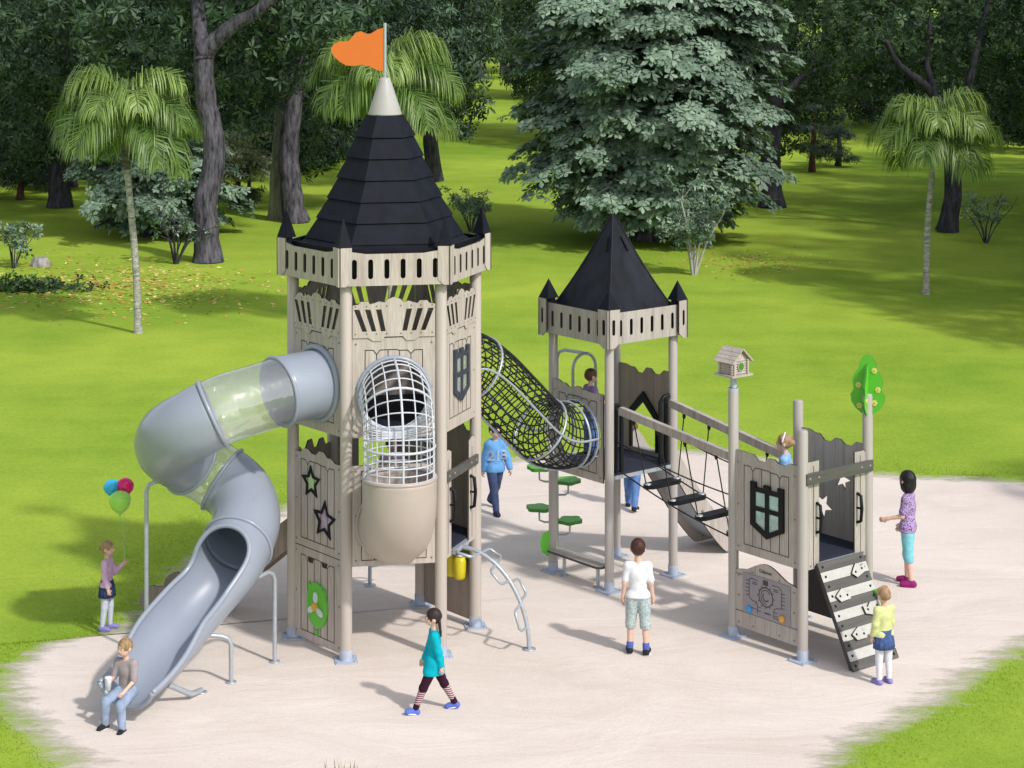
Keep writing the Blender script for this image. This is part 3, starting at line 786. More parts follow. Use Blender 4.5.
for q in range(12):
    t = 2 * pi * q / 12; mzl([(.005 + .105 * cos(t), .575 + .105 * sin(t)), (.005 + .13 * cos(t), .575 + .13 * sin(t))], .009)
mz.plate(X, quad(-.035, .705, .035, .755), (), .0302, .036, 1)
mzo = mz.build('maze_plate', ['maze', 'edge'], mp)
for (u, v, m_) in ((-.245, .385, 'blue'), (.255, .40, 'amber')):
    b = MB(); b.lathe([(.038, 0), (.04, .018), (.03, .03), (0, .032)], 16, 0, X @ Matrix.Translation((u, v, .031))); b.build('knob', m_, mp)
def letters(txt, X, u, v, z, size, mat, parent, name='lettering', conform=None, bold=.0):
    cu = bpy.data.curves.new(name, 'FONT'); cu.body = txt; cu.size = size; cu.align_x = 'CENTER'; cu.align_y = 'CENTER'; cu.extrude = .001; cu.offset = bold
    o = bpy.data.objects.new('tmp', cu); COL.objects.link(o)
    me = bpy.data.meshes.new_from_object(o.evaluated_get(bpy.context.evaluated_depsgraph_get()))
    bpy.data.objects.remove(o); bpy.data.curves.remove(cu)
    for vt in me.vertices:
        p = V((vt.co.x + u, vt.co.y + v, z + vt.co.z))
        vt.co = conform(p) if conform else X @ p
    me.materials.clear(); me.materials.append(M[mat] if isinstance(mat, str) else mat)
    return link(name, me, parent)
letters('Galaxian', X, -.01, .845, .0235, .055, 'edge', mp); letters('ladybird', X, .03, .40, .0325, .03, 'edge', mp)
X = FC3['FR']
for s in (-1, 1):
    mb = MB(); a, b = sorted((s * (W3 - .18), s * W3))
    mb.plate(X, [(a, .98), (b, .98), (b, 2.12), (b - .03 if s > 0 else b, 2.15), (a, 2.15), (a, 2.1)], (), 0, .02, 0, 1)
    mb.strip(X, ((a + b) / 2, 1.02), ((a + b) / 2, 2.1), .008, .0225, 1)
    bolts(mb, X, [((a + b) / 2 + s * .05, 1.02)], .02, 2)
    pn = mb.build('door_panel', GW, platform)
    hn = MB(); u = s * (W3 - .14)
    hn.tube([X @ V(p) for p in [(u, 1.37, .02), (u, 1.39, .075), (u, 1.53, .09), (u, 1.67, .075), (u, 1.69, .02)]], .018, 8); hn.cyl(X @ V((u, 1.53, .02)), X @ V((u, 1.53, .09)), .013, n=8)
    hn.build('handle', 'black', pn)
mb = MB(); mb.box((0, 1.98, .06), (2 * h3 + .02, .12, .03), 0, X); bolts(mb, X, [(i * q, 1.98) for i in (-1, 1) for q in (h3 - .04, h3 - .18)], .075, 1, .018)
mb.build('cross_rail', ['stripd', 'bolt'], platform)
X = FC3['RK']
pn = wallpanel(platform, X, .99, 2.12, W3, ['woodg', 'groove', 'bolt'], holes=[star(.15, 1.38, .15, .065, pi / 2 + .5), star(-.15, 1.73, .12, .05, pi / 2 + .2)], pat=(.9, .2, .8, .1, .9, 1.2), ch=.08, lines=False)
mb = MB(); mb.plate(X, quad(-W3, .12, W3, .97), (), 0, .02); mb.build('lower_board', 'char', platform)
# ramp
ramp = thing('climbing_ramp', 'steep climbing ramp of dark and light grey boards with angular holds', 'climbing ramp', T3C, A3, SET)
X = FC3['FR']; ua, ub = -.375, .36; topz, runo = 1.04, .575; N_ = 11
ln = sqrt(topz ** 2 + (runo - .05) ** 2)
ex = (X.to_3x3() @ V((1, 0, 0))); dn = (X.to_3x3() @ V((0, -topz + .0, runo - .05))).normalized(); nn = ex.cross(-dn).normalized()
o_ = X @ V((0, topz, .05))
XR = Matrix(((ex.x, -dn.x, nn.x, o_.x), (ex.y, -dn.y, nn.y, o_.y), (ex.z, -dn.z, nn.z, o_.z), (0, 0, 0, 1)))
for q in range(N_):
    v1 = -ln * q / N_; v0 = -ln * (q + 1) / N_ + .002
    mb = MB(); mb.plate(XR, quad(ua, v0, ub, v1), (), 0, .022, 0, 1)
    bolts(mb, XR, [(ua + .06, (v0 + v1) / 2)] + ([(ub - .06, (v0 + v1) / 2)]), .022, 2, .016)
    mb.build('ramp_board', ['stripd' if q % 2 == 0 else 'stripl', 'edge', 'black'], ramp)
for u in (ua + .04, ub - .04):
    mb = MB(); mb.box((u, -ln / 2, -.025), (.05, ln - .03, .045), 0, XR); mb.build('bearer', 'char', ramp)
HOLD = [(-.03, .12), (.07, .12), (.09, .05), (.09, -.02), (-.02, -.02), (-.07, .05)]
for (u, q, f, r) in ((.17, 1.75, 1, .1), (-.18, 3.75, 1, -.15), (.17, 5.8, -1, -.1), (-.13, 7.75, 1, -.2)):
    X_ = XR @ Matrix.Translation((u, -ln * q / N_, .023)) @ Matrix.Rotation(r, 4, 'Z')
    mb = MB(); P = [(f * a, b) for a, b in ([(-.11, .0), (-.05, -.06), (.10, -.03), (.12, .05), (.05, .035), (.0, .085), (-.05, .05)])]
    mb.plate(X_, P if f > 0 else P[::-1], (), 0, .03, 0, 1); bolts(mb, X_, [(-.05 * f, .0), (.06 * f, .01)], .03, 2, .014)
    mb.build('climbing_hold', ['stripl', 'edge', 'black'], ramp)
mb = MB(); mb.tube([XR @ V(p) for p in [(ub - .03, -.44, .02), (ub - .035, -.43, .05), (ub - .03, -.50, .085), (ub - .03, -.58, .085), (ub - .035, -.66, .05), (ub - .03, -.66, .02)]], .02, 10); mb.build('grab_loop', 'green', ramp)

# bird house on the left post, tree plate on the right post
bx, by = C3['L']
bh = thing('bird_house', 'small pale log bird house with round green hole on a post', 'bird house', T3C + (U3 * bx + V3 * by), A3, SET)
bh.location.z = 2.80; bh.scale = (.86, .86, .9)
mb = MB(); mb.cyl((0, 0, -.03), (0, 0, .16), .042, n=16); mb.cyl((0, 0, -.04), (0, 0, .0), .068, n=18); mb.cyl((0, 0, .13), (0, 0, .16), .07, n=14); mb.build('neck', 'plate', bh)
mb = MB(); mb.box((0, 0, .172), (.38, .34, .024)); mb.build('floor_board', 'wood', bh)
mb = MB()
for q in range(6):
    zz = .184 + .017 + q * .031
    for s in (-1, 1):
        mb.tube([(s * .12, -.15, zz), (s * .12, .15, zz)], .017, 8); mb.tube([(-.155, s * .11, zz), (.155, s * .11, zz)], .017, 8)
Xg = Matrix.Rotation(pi / 2, 4, 'X')
for s in (-1, 1): mb.plate(Matrix.Translation((0, s * .112, 0)) @ Xg, [(-.13, .37), (.13, .37), (0, .475)], (), -.012, .012)
mb.build('log_wall', 'wood', bh)
mb = MB(); mb.plate(Matrix.Translation((0, -.135, 0)) @ Xg, circ(.0, .285, .058, 20), (), -.004, .006); ho = mb.build('entrance_ring', 'beige', bh)
mb = MB(); mb.plate(Matrix.Translation((0, -.143, 0)) @ Xg, circ(.0, .285, .044, 20), (), -.003, .003); mb.build('hole_cover', 'green2', ho)
mb = MB()
for s in (-1, 1):
    for q in range(4):
        t0 = q * .06; Xs = Matrix.Translation((s * .0, 0, .487)) @ Matrix.Rotation(s * rad(39), 4, 'Y')
        mb.box((s * (.028 + t0), 0, .012 - .004 * q + (.004 if s > 0 else 0)), (.066, .36, .014), 0, Xs)
mb.build('roof', 'wood', bh)
bx, by = C3['R']
tt = thing('tree_topper', 'green crossed-plate tree with yellow flowers on top of a post', 'tree ornament', T3C + (U3 * bx + V3 * by), 0, SET)
tt.location.z = 2.5
half = [(0, .02), (.07, .05), (.13, .10), (.175, .17), (.185, .25), (.15, .31), (.155, .36), (.165, .42), (.13, .50), (.10, .55), (.085, .62), (.05, .685), (0, .705)]
out = half + [(-u, v) for u, v in half[1:-1]][::-1]
for q, a in enumerate((rad(-24), rad(66))):
    Xt = Matrix.Rotation(a, 4, 'Z') @ Xg
    sc = 1.0 if q == 0 else .82
    mb = MB(); P = [(u * 1.05 * (1 if q == 0 else 1.0), v * (1 if q == 0 else .86)) for u, v in out]
    if q == 0: mb.plate(Xt, P, (), -.011, .011, 0, 1)
    else:
        for s in (-1, 1):
            Q = [(u, v) for u, v in P if s * u >= 0 and abs(u) > 0]; Q = sorted(Q, key=lambda t: t[1]); Q = [(s * .012, Q[0][1] - .02)] + Q + [(s * .012, .60)]
            mb.plate(Xt, Q if s > 0 else Q[::-1], (), -.011, .011, 0, 1)
    po = mb.build('tree_plate', ['green', 'green2'], tt)
    for (u, v) in (((-.10, .36), (-.09, .13), (.08, .53), (.12, .32), (.08, .17)) if q == 0 else ((.08, .37), (-.10, .20), (.09, .18))):
        for s in (-1, 1):
            b = MB(); Xk = Xt @ Matrix.Translation((u, v, s * .0115)) @ (Matrix.Rotation(0 if s > 0 else pi, 4, 'X'))
            b.plate(Xk, [(.03 * cos(t) * (1 + .12 * cos(6 * t)), .03 * sin(t) * (1 + .12 * cos(6 * t))) for t in np.linspace(0, 2 * pi, 36, endpoint=False)], (), 0, .008, 0)
            b.plate(Xk, circ(0, 0, .011, 10), (), .0082, .013, 1)
            b.build('flower', ['flower', 'amber'], po)

# ================================================================== rope bridge
BO = V((T2C[0], T2C[1], 0))
bridge = thing('rope_bridge', 'swinging rope bridge of black treads with wooden handrails between two platforms', 'rope bridge', BO, A2, SET)
inv = Matrix.Rotation(-A2, 3, 'Z')
def loc2(p): return inv @ (V(p) - BO)
L3 = loc2(T3C + U3 * C3['L'][0] + V3 * C3['L'][1]); K3 = loc2(T3C + U3 * C3['K'][0] + V3 * C3['K'][1])
y0, y1 = -h2 - .02, (L3.y + K3.y) / 2 + .02
xn, xf = -h2 + .06, h2 - .06
for (x, za, zb, xa) in ((-h2 + .12, 2.18, 1.97, 0), (h2 - .10, 2.16, 1.86, 0)):
    ya_, yb_ = -h2 - .075, (L3.y + .06 if x < 0 else K3.y + .06); d = V((0, yb_ - ya_, zb - za)); c = (V((x, ya_, za)) + V((x, yb_, zb))) / 2
    Xr = Matrix.Translation(c) @ Matrix.Rotation(math.atan2(d.z, d.y) if d.y > 0 else -math.atan2(d.z, -d.y), 4, 'X')
    mb = MB(); mb.box((0, 0, 0), (.065, d.length, .095), 0, Xr); mb.build('hand_rail', 'woodg', bridge)
tn_, tf_ = -.33, .25
def zt(t): return 1.42 - .40 * t - .05 * sin(pi * t)
def yb(t): return y0 + (y1 - y0) * t
for t in (.19, .40, .62, .87):
    yc = yb(t); zc = zt(t); mb = MB()
    P = [(x_, y_) for x_, y_ in ((tn_ + .08, -.08), (tf_ - .08, -.08), (tf_ - .02, -.045), (tf_ + .0, 0), (tf_ - .02, .045), (tf_ - .08, .08), (tn_ + .08, .08), (tn_ + .02, .045), (tn_, 0), (tn_ + .02, -.045))]
    mb.plate(Matrix.Translation((0, yc, zc)), P, (), -.028, .022); to = mb.build('tread', 'black', bridge)
    mb = MB()
    for x in (tn_ + .05, tf_ - .05): mb.lathe([(.045, .022), (.04, .032), (0, .036)], 10, 0, Matrix.Translation((x, yc, zc)))
    mb.build('clamp', 'steel', to)
    for x, xr, za, zb in ((tn_ + .03, -h2 + .12, 2.18, 1.97), (tf_ - .03, h2 - .10, 2.16, 1.86)):
        mb = MB(); zr = za + (zb - za) * t
        mb.tube([(x, yc + .0, zc + .01), (xr, yc + .11, zr - .04)], .0085, 6)
        mb.lathe([(.0, .03), (.018, .02), (.022, -.02), (.01, -.05)][::-1], 8, 0, Matrix.Translation((xr, yc + .11, zr - .05)))
        mb.build('hanger_rope', 'rope', to)
for x in (tn_, tf_):
    mb = MB(); mb.tube([(x, yb(t), zt(t) - .015) for t in np.linspace(0, 1, 16)], .009, 6); mb.lathe([(.02, -.02), (.024, 0), (0, .02)], 8, 0, Matrix.Translation((x, yb(1), zt(1) - .015))); mb.build('tread_cable', 'rope', bridge)
    mb = MB(); mb.tube([(-h2 + .10 if x < 0 else h2 - .10, yb(t), 1.80 - .26 * t - .05 * sin(pi * t)) for t in np.linspace(0, 1, 16)], .0085, 6); mb.build('guard_rope', 'rope', bridge)
for x in (-h2 + .115, h2 - .115):
    for dx in (0, .09 if x < 0 else -.09):
        mb = MB(); mb.tube([(x + dx, y0 + .03, 1.42), (x + dx, y0 + .03, 2.17), (x + dx * .7 - (.03 if x < 0 else -.03), y0 + .03, 2.23), (x - (.05 if x < 0 else -.05), y0 + .03, 2.24)], .027, 10); mb.build('end_handle', 'black', bridge)
# ================================================================== ground
def sheet(name, P, z, mat, kind='structure'):
    mb = MB(); mb.add([(x, y, z) for x, y in P], [list(range(len(P)))]); return mb.build(name, mat, None, None, kind)

def lawn_mat():
    m, nt, b, o = _mat('mown lawn'); N, L = nt.nodes, nt.links
    tc = N.new('ShaderNodeTexCoord')
    def noise(scale, det=4, sc=(1, 1, 1), rough=.55):
        mp = N.new('ShaderNodeMapping'); mp.inputs['Scale'].default_value = sc
        L.new(tc.outputs['Object'], mp.inputs['Vector'])
        n = N.new('ShaderNodeTexNoise'); n.inputs['Scale'].default_value = scale; n.inputs['Detail'].default_value = det; n.inputs['Roughness'].default_value = rough
        L.new(mp.outputs['Vector'], n.inputs['Vector']); return n
    big, mid, fine, blade = noise(.10, 3), noise(.9, 5), noise(14, 5, (1, .6, 1), .7), noise(70, 3, (1, .35, 1), .7)
    r1 = N.new('ShaderNodeValToRGB')
    r1.color_ramp.elements[0].position = .34; r1.color_ramp.elements[0].color = (.19, .325, .03, 1)
    r1.color_ramp.elements[1].position = .70; r1.color_ramp.elements[1].color = (.42, .53, .065, 1)
    add = N.new('ShaderNodeMath'); add.operation = 'MULTIPLY_ADD'; add.inputs[1].default_value = .7
    h = N.new('ShaderNodeMath'); h.operation = 'MULTIPLY'; h.inputs[1].default_value = .3
    L.new(big.outputs['Fac'], add.inputs[0]); L.new(mid.outputs['Fac'], h.inputs[0]); L.new(h.outputs[0], add.inputs[2])
    L.new(add.outputs[0], r1.inputs['Fac'])
    r2 = N.new('ShaderNodeMapRange'); r2.inputs['From Min'].default_value = .3; r2.inputs['From Max'].default_value = .7; r2.inputs['To Min'].default_value = .88; r2.inputs['To Max'].default_value = 1.1
    L.new(fine.outputs['Fac'], r2.inputs['Value'])
    r3 = N.new('ShaderNodeMapRange'); r3.inputs['From Min'].default_value = .3; r3.inputs['From Max'].default_value = .7; r3.inputs['To Min'].default_value = .84; r3.inputs['To Max'].default_value = 1.12
    L.new(blade.outputs['Fac'], r3.inputs['Value'])
    mm = N.new('ShaderNodeMath'); mm.operation = 'MULTIPLY'; L.new(r2.outputs[0], mm.inputs[0]); L.new(r3.outputs[0], mm.inputs[1])
    sc = N.new('ShaderNodeVectorMath'); sc.operation = 'SCALE'; L.new(r1.outputs['Color'], sc.inputs[0]); L.new(mm.outputs[0], sc.inputs['Scale'])
    L.new(sc.outputs['Vector'], b.inputs['Base Color'])
    b.inputs['Roughness'].default_value = .95; b.inputs['Specular IOR Level'].default_value = .1
    bp = N.new('ShaderNodeBump'); bp.inputs['Strength'].default_value = .35; bp.inputs['Distance'].default_value = .03
    L.new(blade.outputs['Fac'], bp.inputs['Height']); L.new(bp.outputs['Normal'], b.inputs['Normal'])
    return m
M['lawn'] = lawn_mat()
sheet('lawn_ground', [(-700, -60), (700, -60), (700, 1200), (-700, 1200)], 0, 'lawn')

def sand_mat():
    m, nt, b, o = _mat('raked play sand'); N, L = nt.nodes, nt.links
    tc = N.new('ShaderNodeTexCoord')
    def noise(scale, det=4, sc=(1, 1, 1), rough=.6, dist=0.0):
        mp = N.new('ShaderNodeMapping'); mp.inputs['Scale'].default_value = sc; mp.inputs['Rotation'].default_value = (0, 0, .35)
        L.new(tc.outputs['Object'], mp.inputs['Vector'])
        n = N.new('ShaderNodeTexNoise'); n.inputs['Scale'].default_value = scale; n.inputs['Detail'].default_value = det; n.inputs['Roughness'].default_value = rough; n.inputs['Distortion'].default_value = dist
        L.new(mp.outputs['Vector'], n.inputs['Vector']); return n
    big, streak, fine = noise(.45, 4, (.5, 1.0, 1), .6, .6), noise(1.3, 7, (.45, 1.0, 1), .7, 1.2), noise(45, 4)
    r1 = N.new('ShaderNodeValToRGB')
    r1.color_ramp.elements[0].position = .30; r1.color_ramp.elements[0].color = (.63, .545, .49, 1)
    r1.color_ramp.elements[1].position = .66; r1.color_ramp.elements[1].color = (.775, .695, .64, 1)
    a = N.new('ShaderNodeMath'); a.operation = 'MULTIPLY_ADD'; a.inputs[1].default_value = .45
    h = N.new('ShaderNodeMath'); h.operation = 'MULTIPLY'; h.inputs[1].default_value = .55
    L.new(big.outputs['Fac'], a.inputs[0]); L.new(streak.outputs['Fac'], h.inputs[0]); L.new(h.outputs[0], a.inputs[2]); L.new(a.outputs[0], r1.inputs['Fac'])
    r2 = N.new('ShaderNodeMapRange'); r2.inputs['From Min'].default_value = .3; r2.inputs['From Max'].default_value = .7; r2.inputs['To Min'].default_value = .93; r2.inputs['To Max'].default_value = 1.06
    L.new(fine.outputs['Fac'], r2.inputs['Value'])
    sc = N.new('ShaderNodeVectorMath'); sc.operation = 'SCALE'; L.new(r1.outputs['Color'], sc.inputs[0]); L.new(r2.outputs[0], sc.inputs['Scale'])
    L.new(sc.outputs['Vector'], b.inputs['Base Color'])
    b.inputs['Roughness'].default_value = .92; b.inputs['Specular IOR Level'].default_value = .15
    bp = N.new('ShaderNodeBump'); bp.inputs['Strength'].default_value = .5; bp.inputs['Distance'].default_value = .05
    bm = N.new('ShaderNodeMath'); bm.operation = 'MULTIPLY_ADD'; bm.inputs[1].default_value = .12; L.new(fine.outputs['Fac'], bm.inputs[0]); L.new(streak.outputs['Fac'], bm.inputs[2])
    L.new(bm.outputs[0], bp.inputs['Height']); L.new(bp.outputs['Normal'], b.inputs['Normal'])
    # the sand thins out into the grass along its edge
    at_ = N.new('ShaderNodeAttribute'); at_.attribute_name = 'edge'
    mps = N.new('ShaderNodeMapping'); mps.inputs['Scale'].default_value = (.8, 2.0, 1); mps.inputs['Rotation'].default_value = (0, 0, .1); L.new(tc.outputs['Object'], mps.inputs['Vector'])
    e1 = N.new('ShaderNodeTexNoise'); e1.inputs['Scale'].default_value = 2.2; e1.inputs['Detail'].default_value = 8; e1.inputs['Roughness'].default_value = .75; L.new(mps.outputs['Vector'], e1.inputs['Vector'])
    s = N.new('ShaderNodeMath'); s.operation = 'MULTIPLY_ADD'; s.inputs[1].default_value = 1.9; L.new(e1.outputs['Fac'], s.inputs[0]); 
    s0 = N.new('ShaderNodeMath'); s0.operation = 'MULTIPLY_ADD'; s0.inputs[1].default_value = -2.0; s0.inputs[2].default_value = .05; L.new(at_.outputs['Fac'], s0.inputs[0]); L.new(s0.outputs[0], s.inputs[2])
    mr = N.new('ShaderNodeMapRange'); mr.inputs['From Min'].default_value = -.30; mr.inputs['From Max'].default_value = .42; mr.inputs['To Min'].default_value = 0; mr.inputs['To Max'].default_value = 1
    L.new(s.outputs[0], mr.inputs['Value'])
    t = N.new('ShaderNodeBsdfTransparent'); mx = N.new('ShaderNodeMixShader')
    L.new(mr.outputs['Result'], mx.inputs['Fac']); L.new(t.outputs[0], mx.inputs[1]); L.new(b.outputs[0], mx.inputs[2]); L.new(mx.outputs[0], o.inputs['Surface'])
    return m
M['sand'] = sand_mat()
# outline of the sand on the ground, in metres
SPX = [(6, 690), (22, 662), (62, 640), (108, 634), (150, 607), (178, 574), (215, 548), (262, 520), (330, 492), (420, 474), (500, 462), (600, 452), (700, 452), (800, 464), (900, 476), (1010, 481), (1120, 500), (1180, 540), (1130, 600),
       (1035, 640), (985, 668), (930, 705), (850, 748), (780, 800), (620, 850), (420, 870), (220, 835), (90, 775), (40, 735), (16, 712)]
SP = [((px - 512) * (15185 / (py + 30)) / F_, 15185 / (py + 30)) for px, py in SPX]
def sand_area():
    P = np.array([q[:2] for q in catmull([(*p, 0) for p in SP + [SP[0]]], 14)][:-1])
    c = P.mean(0); n = len(P); rows = []; att = []
    d = P - c; nr = d / np.linalg.norm(d, axis=1)[:, None]
    for off, a in ((.75, 1.0), (.35, .74), (.0, .5), (-.4, .22), (-.9, 0.0)):
        rows.append(P + nr * off); att += [a] * n
    vs = [(x, y, .004) for r in rows for x, y in r] + [(c[0], c[1], .004)]; att.append(0.0)
    k = len(rows)
    fs = [(i * n + j, i * n + (j + 1) % n, (i + 1) * n + (j + 1) % n, (i + 1) * n + j)[::-1] for i in range(k - 1) for j in range(n)]
    fs += [((k - 1) * n + (j + 1) % n, (k - 1) * n + j, k * n) for j in range(n)]
    mb = MB(); mb.add(vs, fs); o = mb.build('sand_ground', 'sand', None, None, 'structure')
    a = o.data.attributes.new('edge', 'FLOAT', 'POINT'); a.data.foreach_set('value', np.array(att, np.float32))
    if o.data.polygons[0].normal.z < 0: o.data.flip_normals()
    return P
SANDP = sand_area()

# ================================================================== sky, sun, camera
SUN_AZ, SUN_EL = math.atan2(.68, -.73), rad(43)        # azimuth clockwise from +Y
w = bpy.data.worlds.new('World'); scene.world = w; w.use_nodes = True
nt = w.node_tree; bg = nt.nodes['Background']
sky = nt.nodes.new('ShaderNodeTexSky'); sky.sky_type = 'NISHITA'; sky.sun_disc = False
sky.sun_elevation = SUN_EL; sky.sun_rotation = SUN_AZ; sky.altitude = 50; sky.air_density = 1.0; sky.dust_density = 1.5; sky.ozone_density = 1.0
hs = nt.nodes.new('ShaderNodeHueSaturation'); hs.inputs['Saturation'].default_value = .36; hs.inputs['Value'].default_value = 1.2
nt.links.new(sky.outputs[0], hs.inputs['Color']); nt.links.new(hs.outputs[0], bg.inputs['Color']); bg.inputs['Strength'].default_value = .15
sl = bpy.data.lights.new('sun', 'SUN'); sl.energy = 3.05; sl.angle = rad(2.5); sl.color = (1.0, .955, .89)
so_ = bpy.data.objects.new('sun', sl); COL.objects.link(so_)
sd = V((sin(SUN_AZ) * cos(SUN_EL), cos(SUN_AZ) * cos(SUN_EL), sin(SUN_EL)))
so_.rotation_euler = (-sd).to_track_quat('-Z', 'Y').to_euler(); so_.location = sd * 60
cam = bpy.data.cameras.new('camera'); co = bpy.data.objects.new('camera', cam); COL.objects.link(co)
co.location = (0, 0, CH); co.rotation_euler = (pi / 2, 0, 0)
cam.sensor_width = 36; cam.lens = 36 * F_ / 1024; cam.shift_y = -(384 - YH) / 1024; cam.clip_end = 3000; cam.clip_start = .1
scene.camera = co
scene.render.resolution_x, scene.render.resolution_y = 1024, 768
scene.view_settings.view_transform = 'Standard'; scene.view_settings.look = 'None'; scene.view_settings.exposure = 0; scene.view_settings.gamma = 1
# ================================================================== people
def fabric(name, col, var=.10, scale=24, rough=.85, bump=.35): return plain(name, col, rough, 0, var, scale, bump, .2)
M['skin'] = plain('skin', (.66, .43, .34), .5, var=.05, scale=14, spec=.35)
M['lips'] = plain('lips', (.50, .20, .18), .5); M['eyewhite'] = plain('eye white', (.75, .74, .72), .3); M['iris'] = plain('dark iris', (.03, .02, .015), .25)
def hairmat(name, col): return plain(name, col, .5, 0, .35, 30, .8, .35, stretch=(1, 1, .12))
M['hairdark'] = hairmat('dark brown hair', (.025, .014, .012)); M['hairbrown'] = hairmat('brown hair', (.11, .055, .030)); M['hairred'] = hairmat('reddish dark hair', (.05, .017, .013))
M['hairblond'] = hairmat('fair hair', (.34, .21, .12)); M['hairblack'] = hairmat('black hair', (.010, .009, .010)); M['hairsand'] = hairmat('sandy hair', (.30, .19, .10))
def pattern(name, kind, c1, c2, scale, c3=None):
    m, nt, b, o = _mat(name); N, L = nt.nodes, nt.links; tc = N.new('ShaderNodeTexCoord'); rp = N.new('ShaderNodeValToRGB'); rp.color_ramp.interpolation = 'CONSTANT'
    rp.color_ramp.elements[0].color = (*c1, 1); rp.color_ramp.elements[1].color = (*c2, 1); rp.color_ramp.elements[1].position = .5
    if kind == 'stripe':
        w = N.new('ShaderNodeTexWave'); w.bands_direction = 'Z'; w.inputs['Scale'].default_value = scale; w.inputs['Distortion'].default_value = .3; L.new(tc.outputs['Object'], w.inputs['Vector']); L.new(w.outputs['Fac'], rp.inputs['Fac'])
    else:
        w = N.new('ShaderNodeTexNoise'); w.inputs['Scale'].default_value = scale; w.inputs['Detail'].default_value = 3; L.new(tc.outputs['Object'], w.inputs['Vector']); L.new(w.outputs['Fac'], rp.inputs['Fac'])
        if c3:
            e = rp.color_ramp.elements.new(.58); e.color = (*c3, 1); rp.color_ramp.elements[1].position = .46
    L.new(rp.outputs['Color'], b.inputs['Base Color']); b.inputs['Roughness'].default_value = .85; b.inputs['Specular IOR Level'].default_value = .2
    return m
M['legstripe'] = pattern('striped leggings', 'stripe', (.12, .03, .06), (.55, .42, .44), 15)
M['floral'] = pattern('floral cotton', 'noise', (.13, .06, .26), (.46, .38, .58), 48, (.30, .14, .34))
M['plaid'] = pattern('grey green check', 'noise', (.30, .38, .40), (.46, .53, .52), 40, (.24, .30, .33))

K6 = [(0, 0), (1, 0), (0, 1)]
def cap(a, b, ra, rb): return ('c', np.array(a, float), np.array(b, float), ra, rb)
def ell(c, r, R=None): return ('e', np.array(c, float), np.array(r, float), R)
def prim_d(p, G):
    if p[0] == 'c':
        _, a, b, ra, rb = p; ab = b - a; t = np.clip(((G - a) @ ab) / max(1e-9, ab @ ab), 0, 1)
        return np.linalg.norm(G - a - t[..., None] * ab, axis=-1) - (ra + (rb - ra) * t)
    _, c, r, R = p; q = G - c
    if R is not None: q = q @ R
    k0 = np.linalg.norm(q / r, axis=-1); k1 = np.linalg.norm(q / (r * r), axis=-1)
    return k0 * (k0 - 1) / np.maximum(k1, 1e-6)
def smin(a, b, k):
    h = np.clip(.5 + .5 * (b - a) / k, 0, 1); return b * (1 - h) + a * h - k * h * (1 - h)
def field(prims, k, grow=0.0, cuts=(), fold=0):
    def f(G):
        d = prim_d(prims[0], G)
        for p in prims[1:]: d = smin(d, prim_d(p, G), k)
        d = d - grow
        if fold == 1: d = d + .0022 * np.sin(38 * G[..., 2] + 22 * G[..., 0] + 3 * np.sin(17 * G[..., 1] + 9 * G[..., 2])) * np.sin(21 * G[..., 0] - 16 * G[..., 2] + 14 * G[..., 1])
        if fold == 2: d = d + .0020 * np.sin(95 * G[..., 0] + 4 * np.sin(30 * G[..., 2])) * np.sin(80 * G[..., 1] + 14 * G[..., 2] + 1)
        for c in cuts: d = np.maximum(d, c(G))
        return d
    return f
def bounds(prims, pad):
    lo, hi = np.full(3, 9.), np.full(3, -9.)
    for p in prims:
        if p[0] == 'c':
            for q, r in ((p[1], p[3]), (p[2], p[4])): lo = np.minimum(lo, q - r); hi = np.maximum(hi, q + r)
        else: m = p[2].max(); lo = np.minimum(lo, p[1] - m); hi = np.maximum(hi, p[1] + m)
    return lo - pad, hi + pad
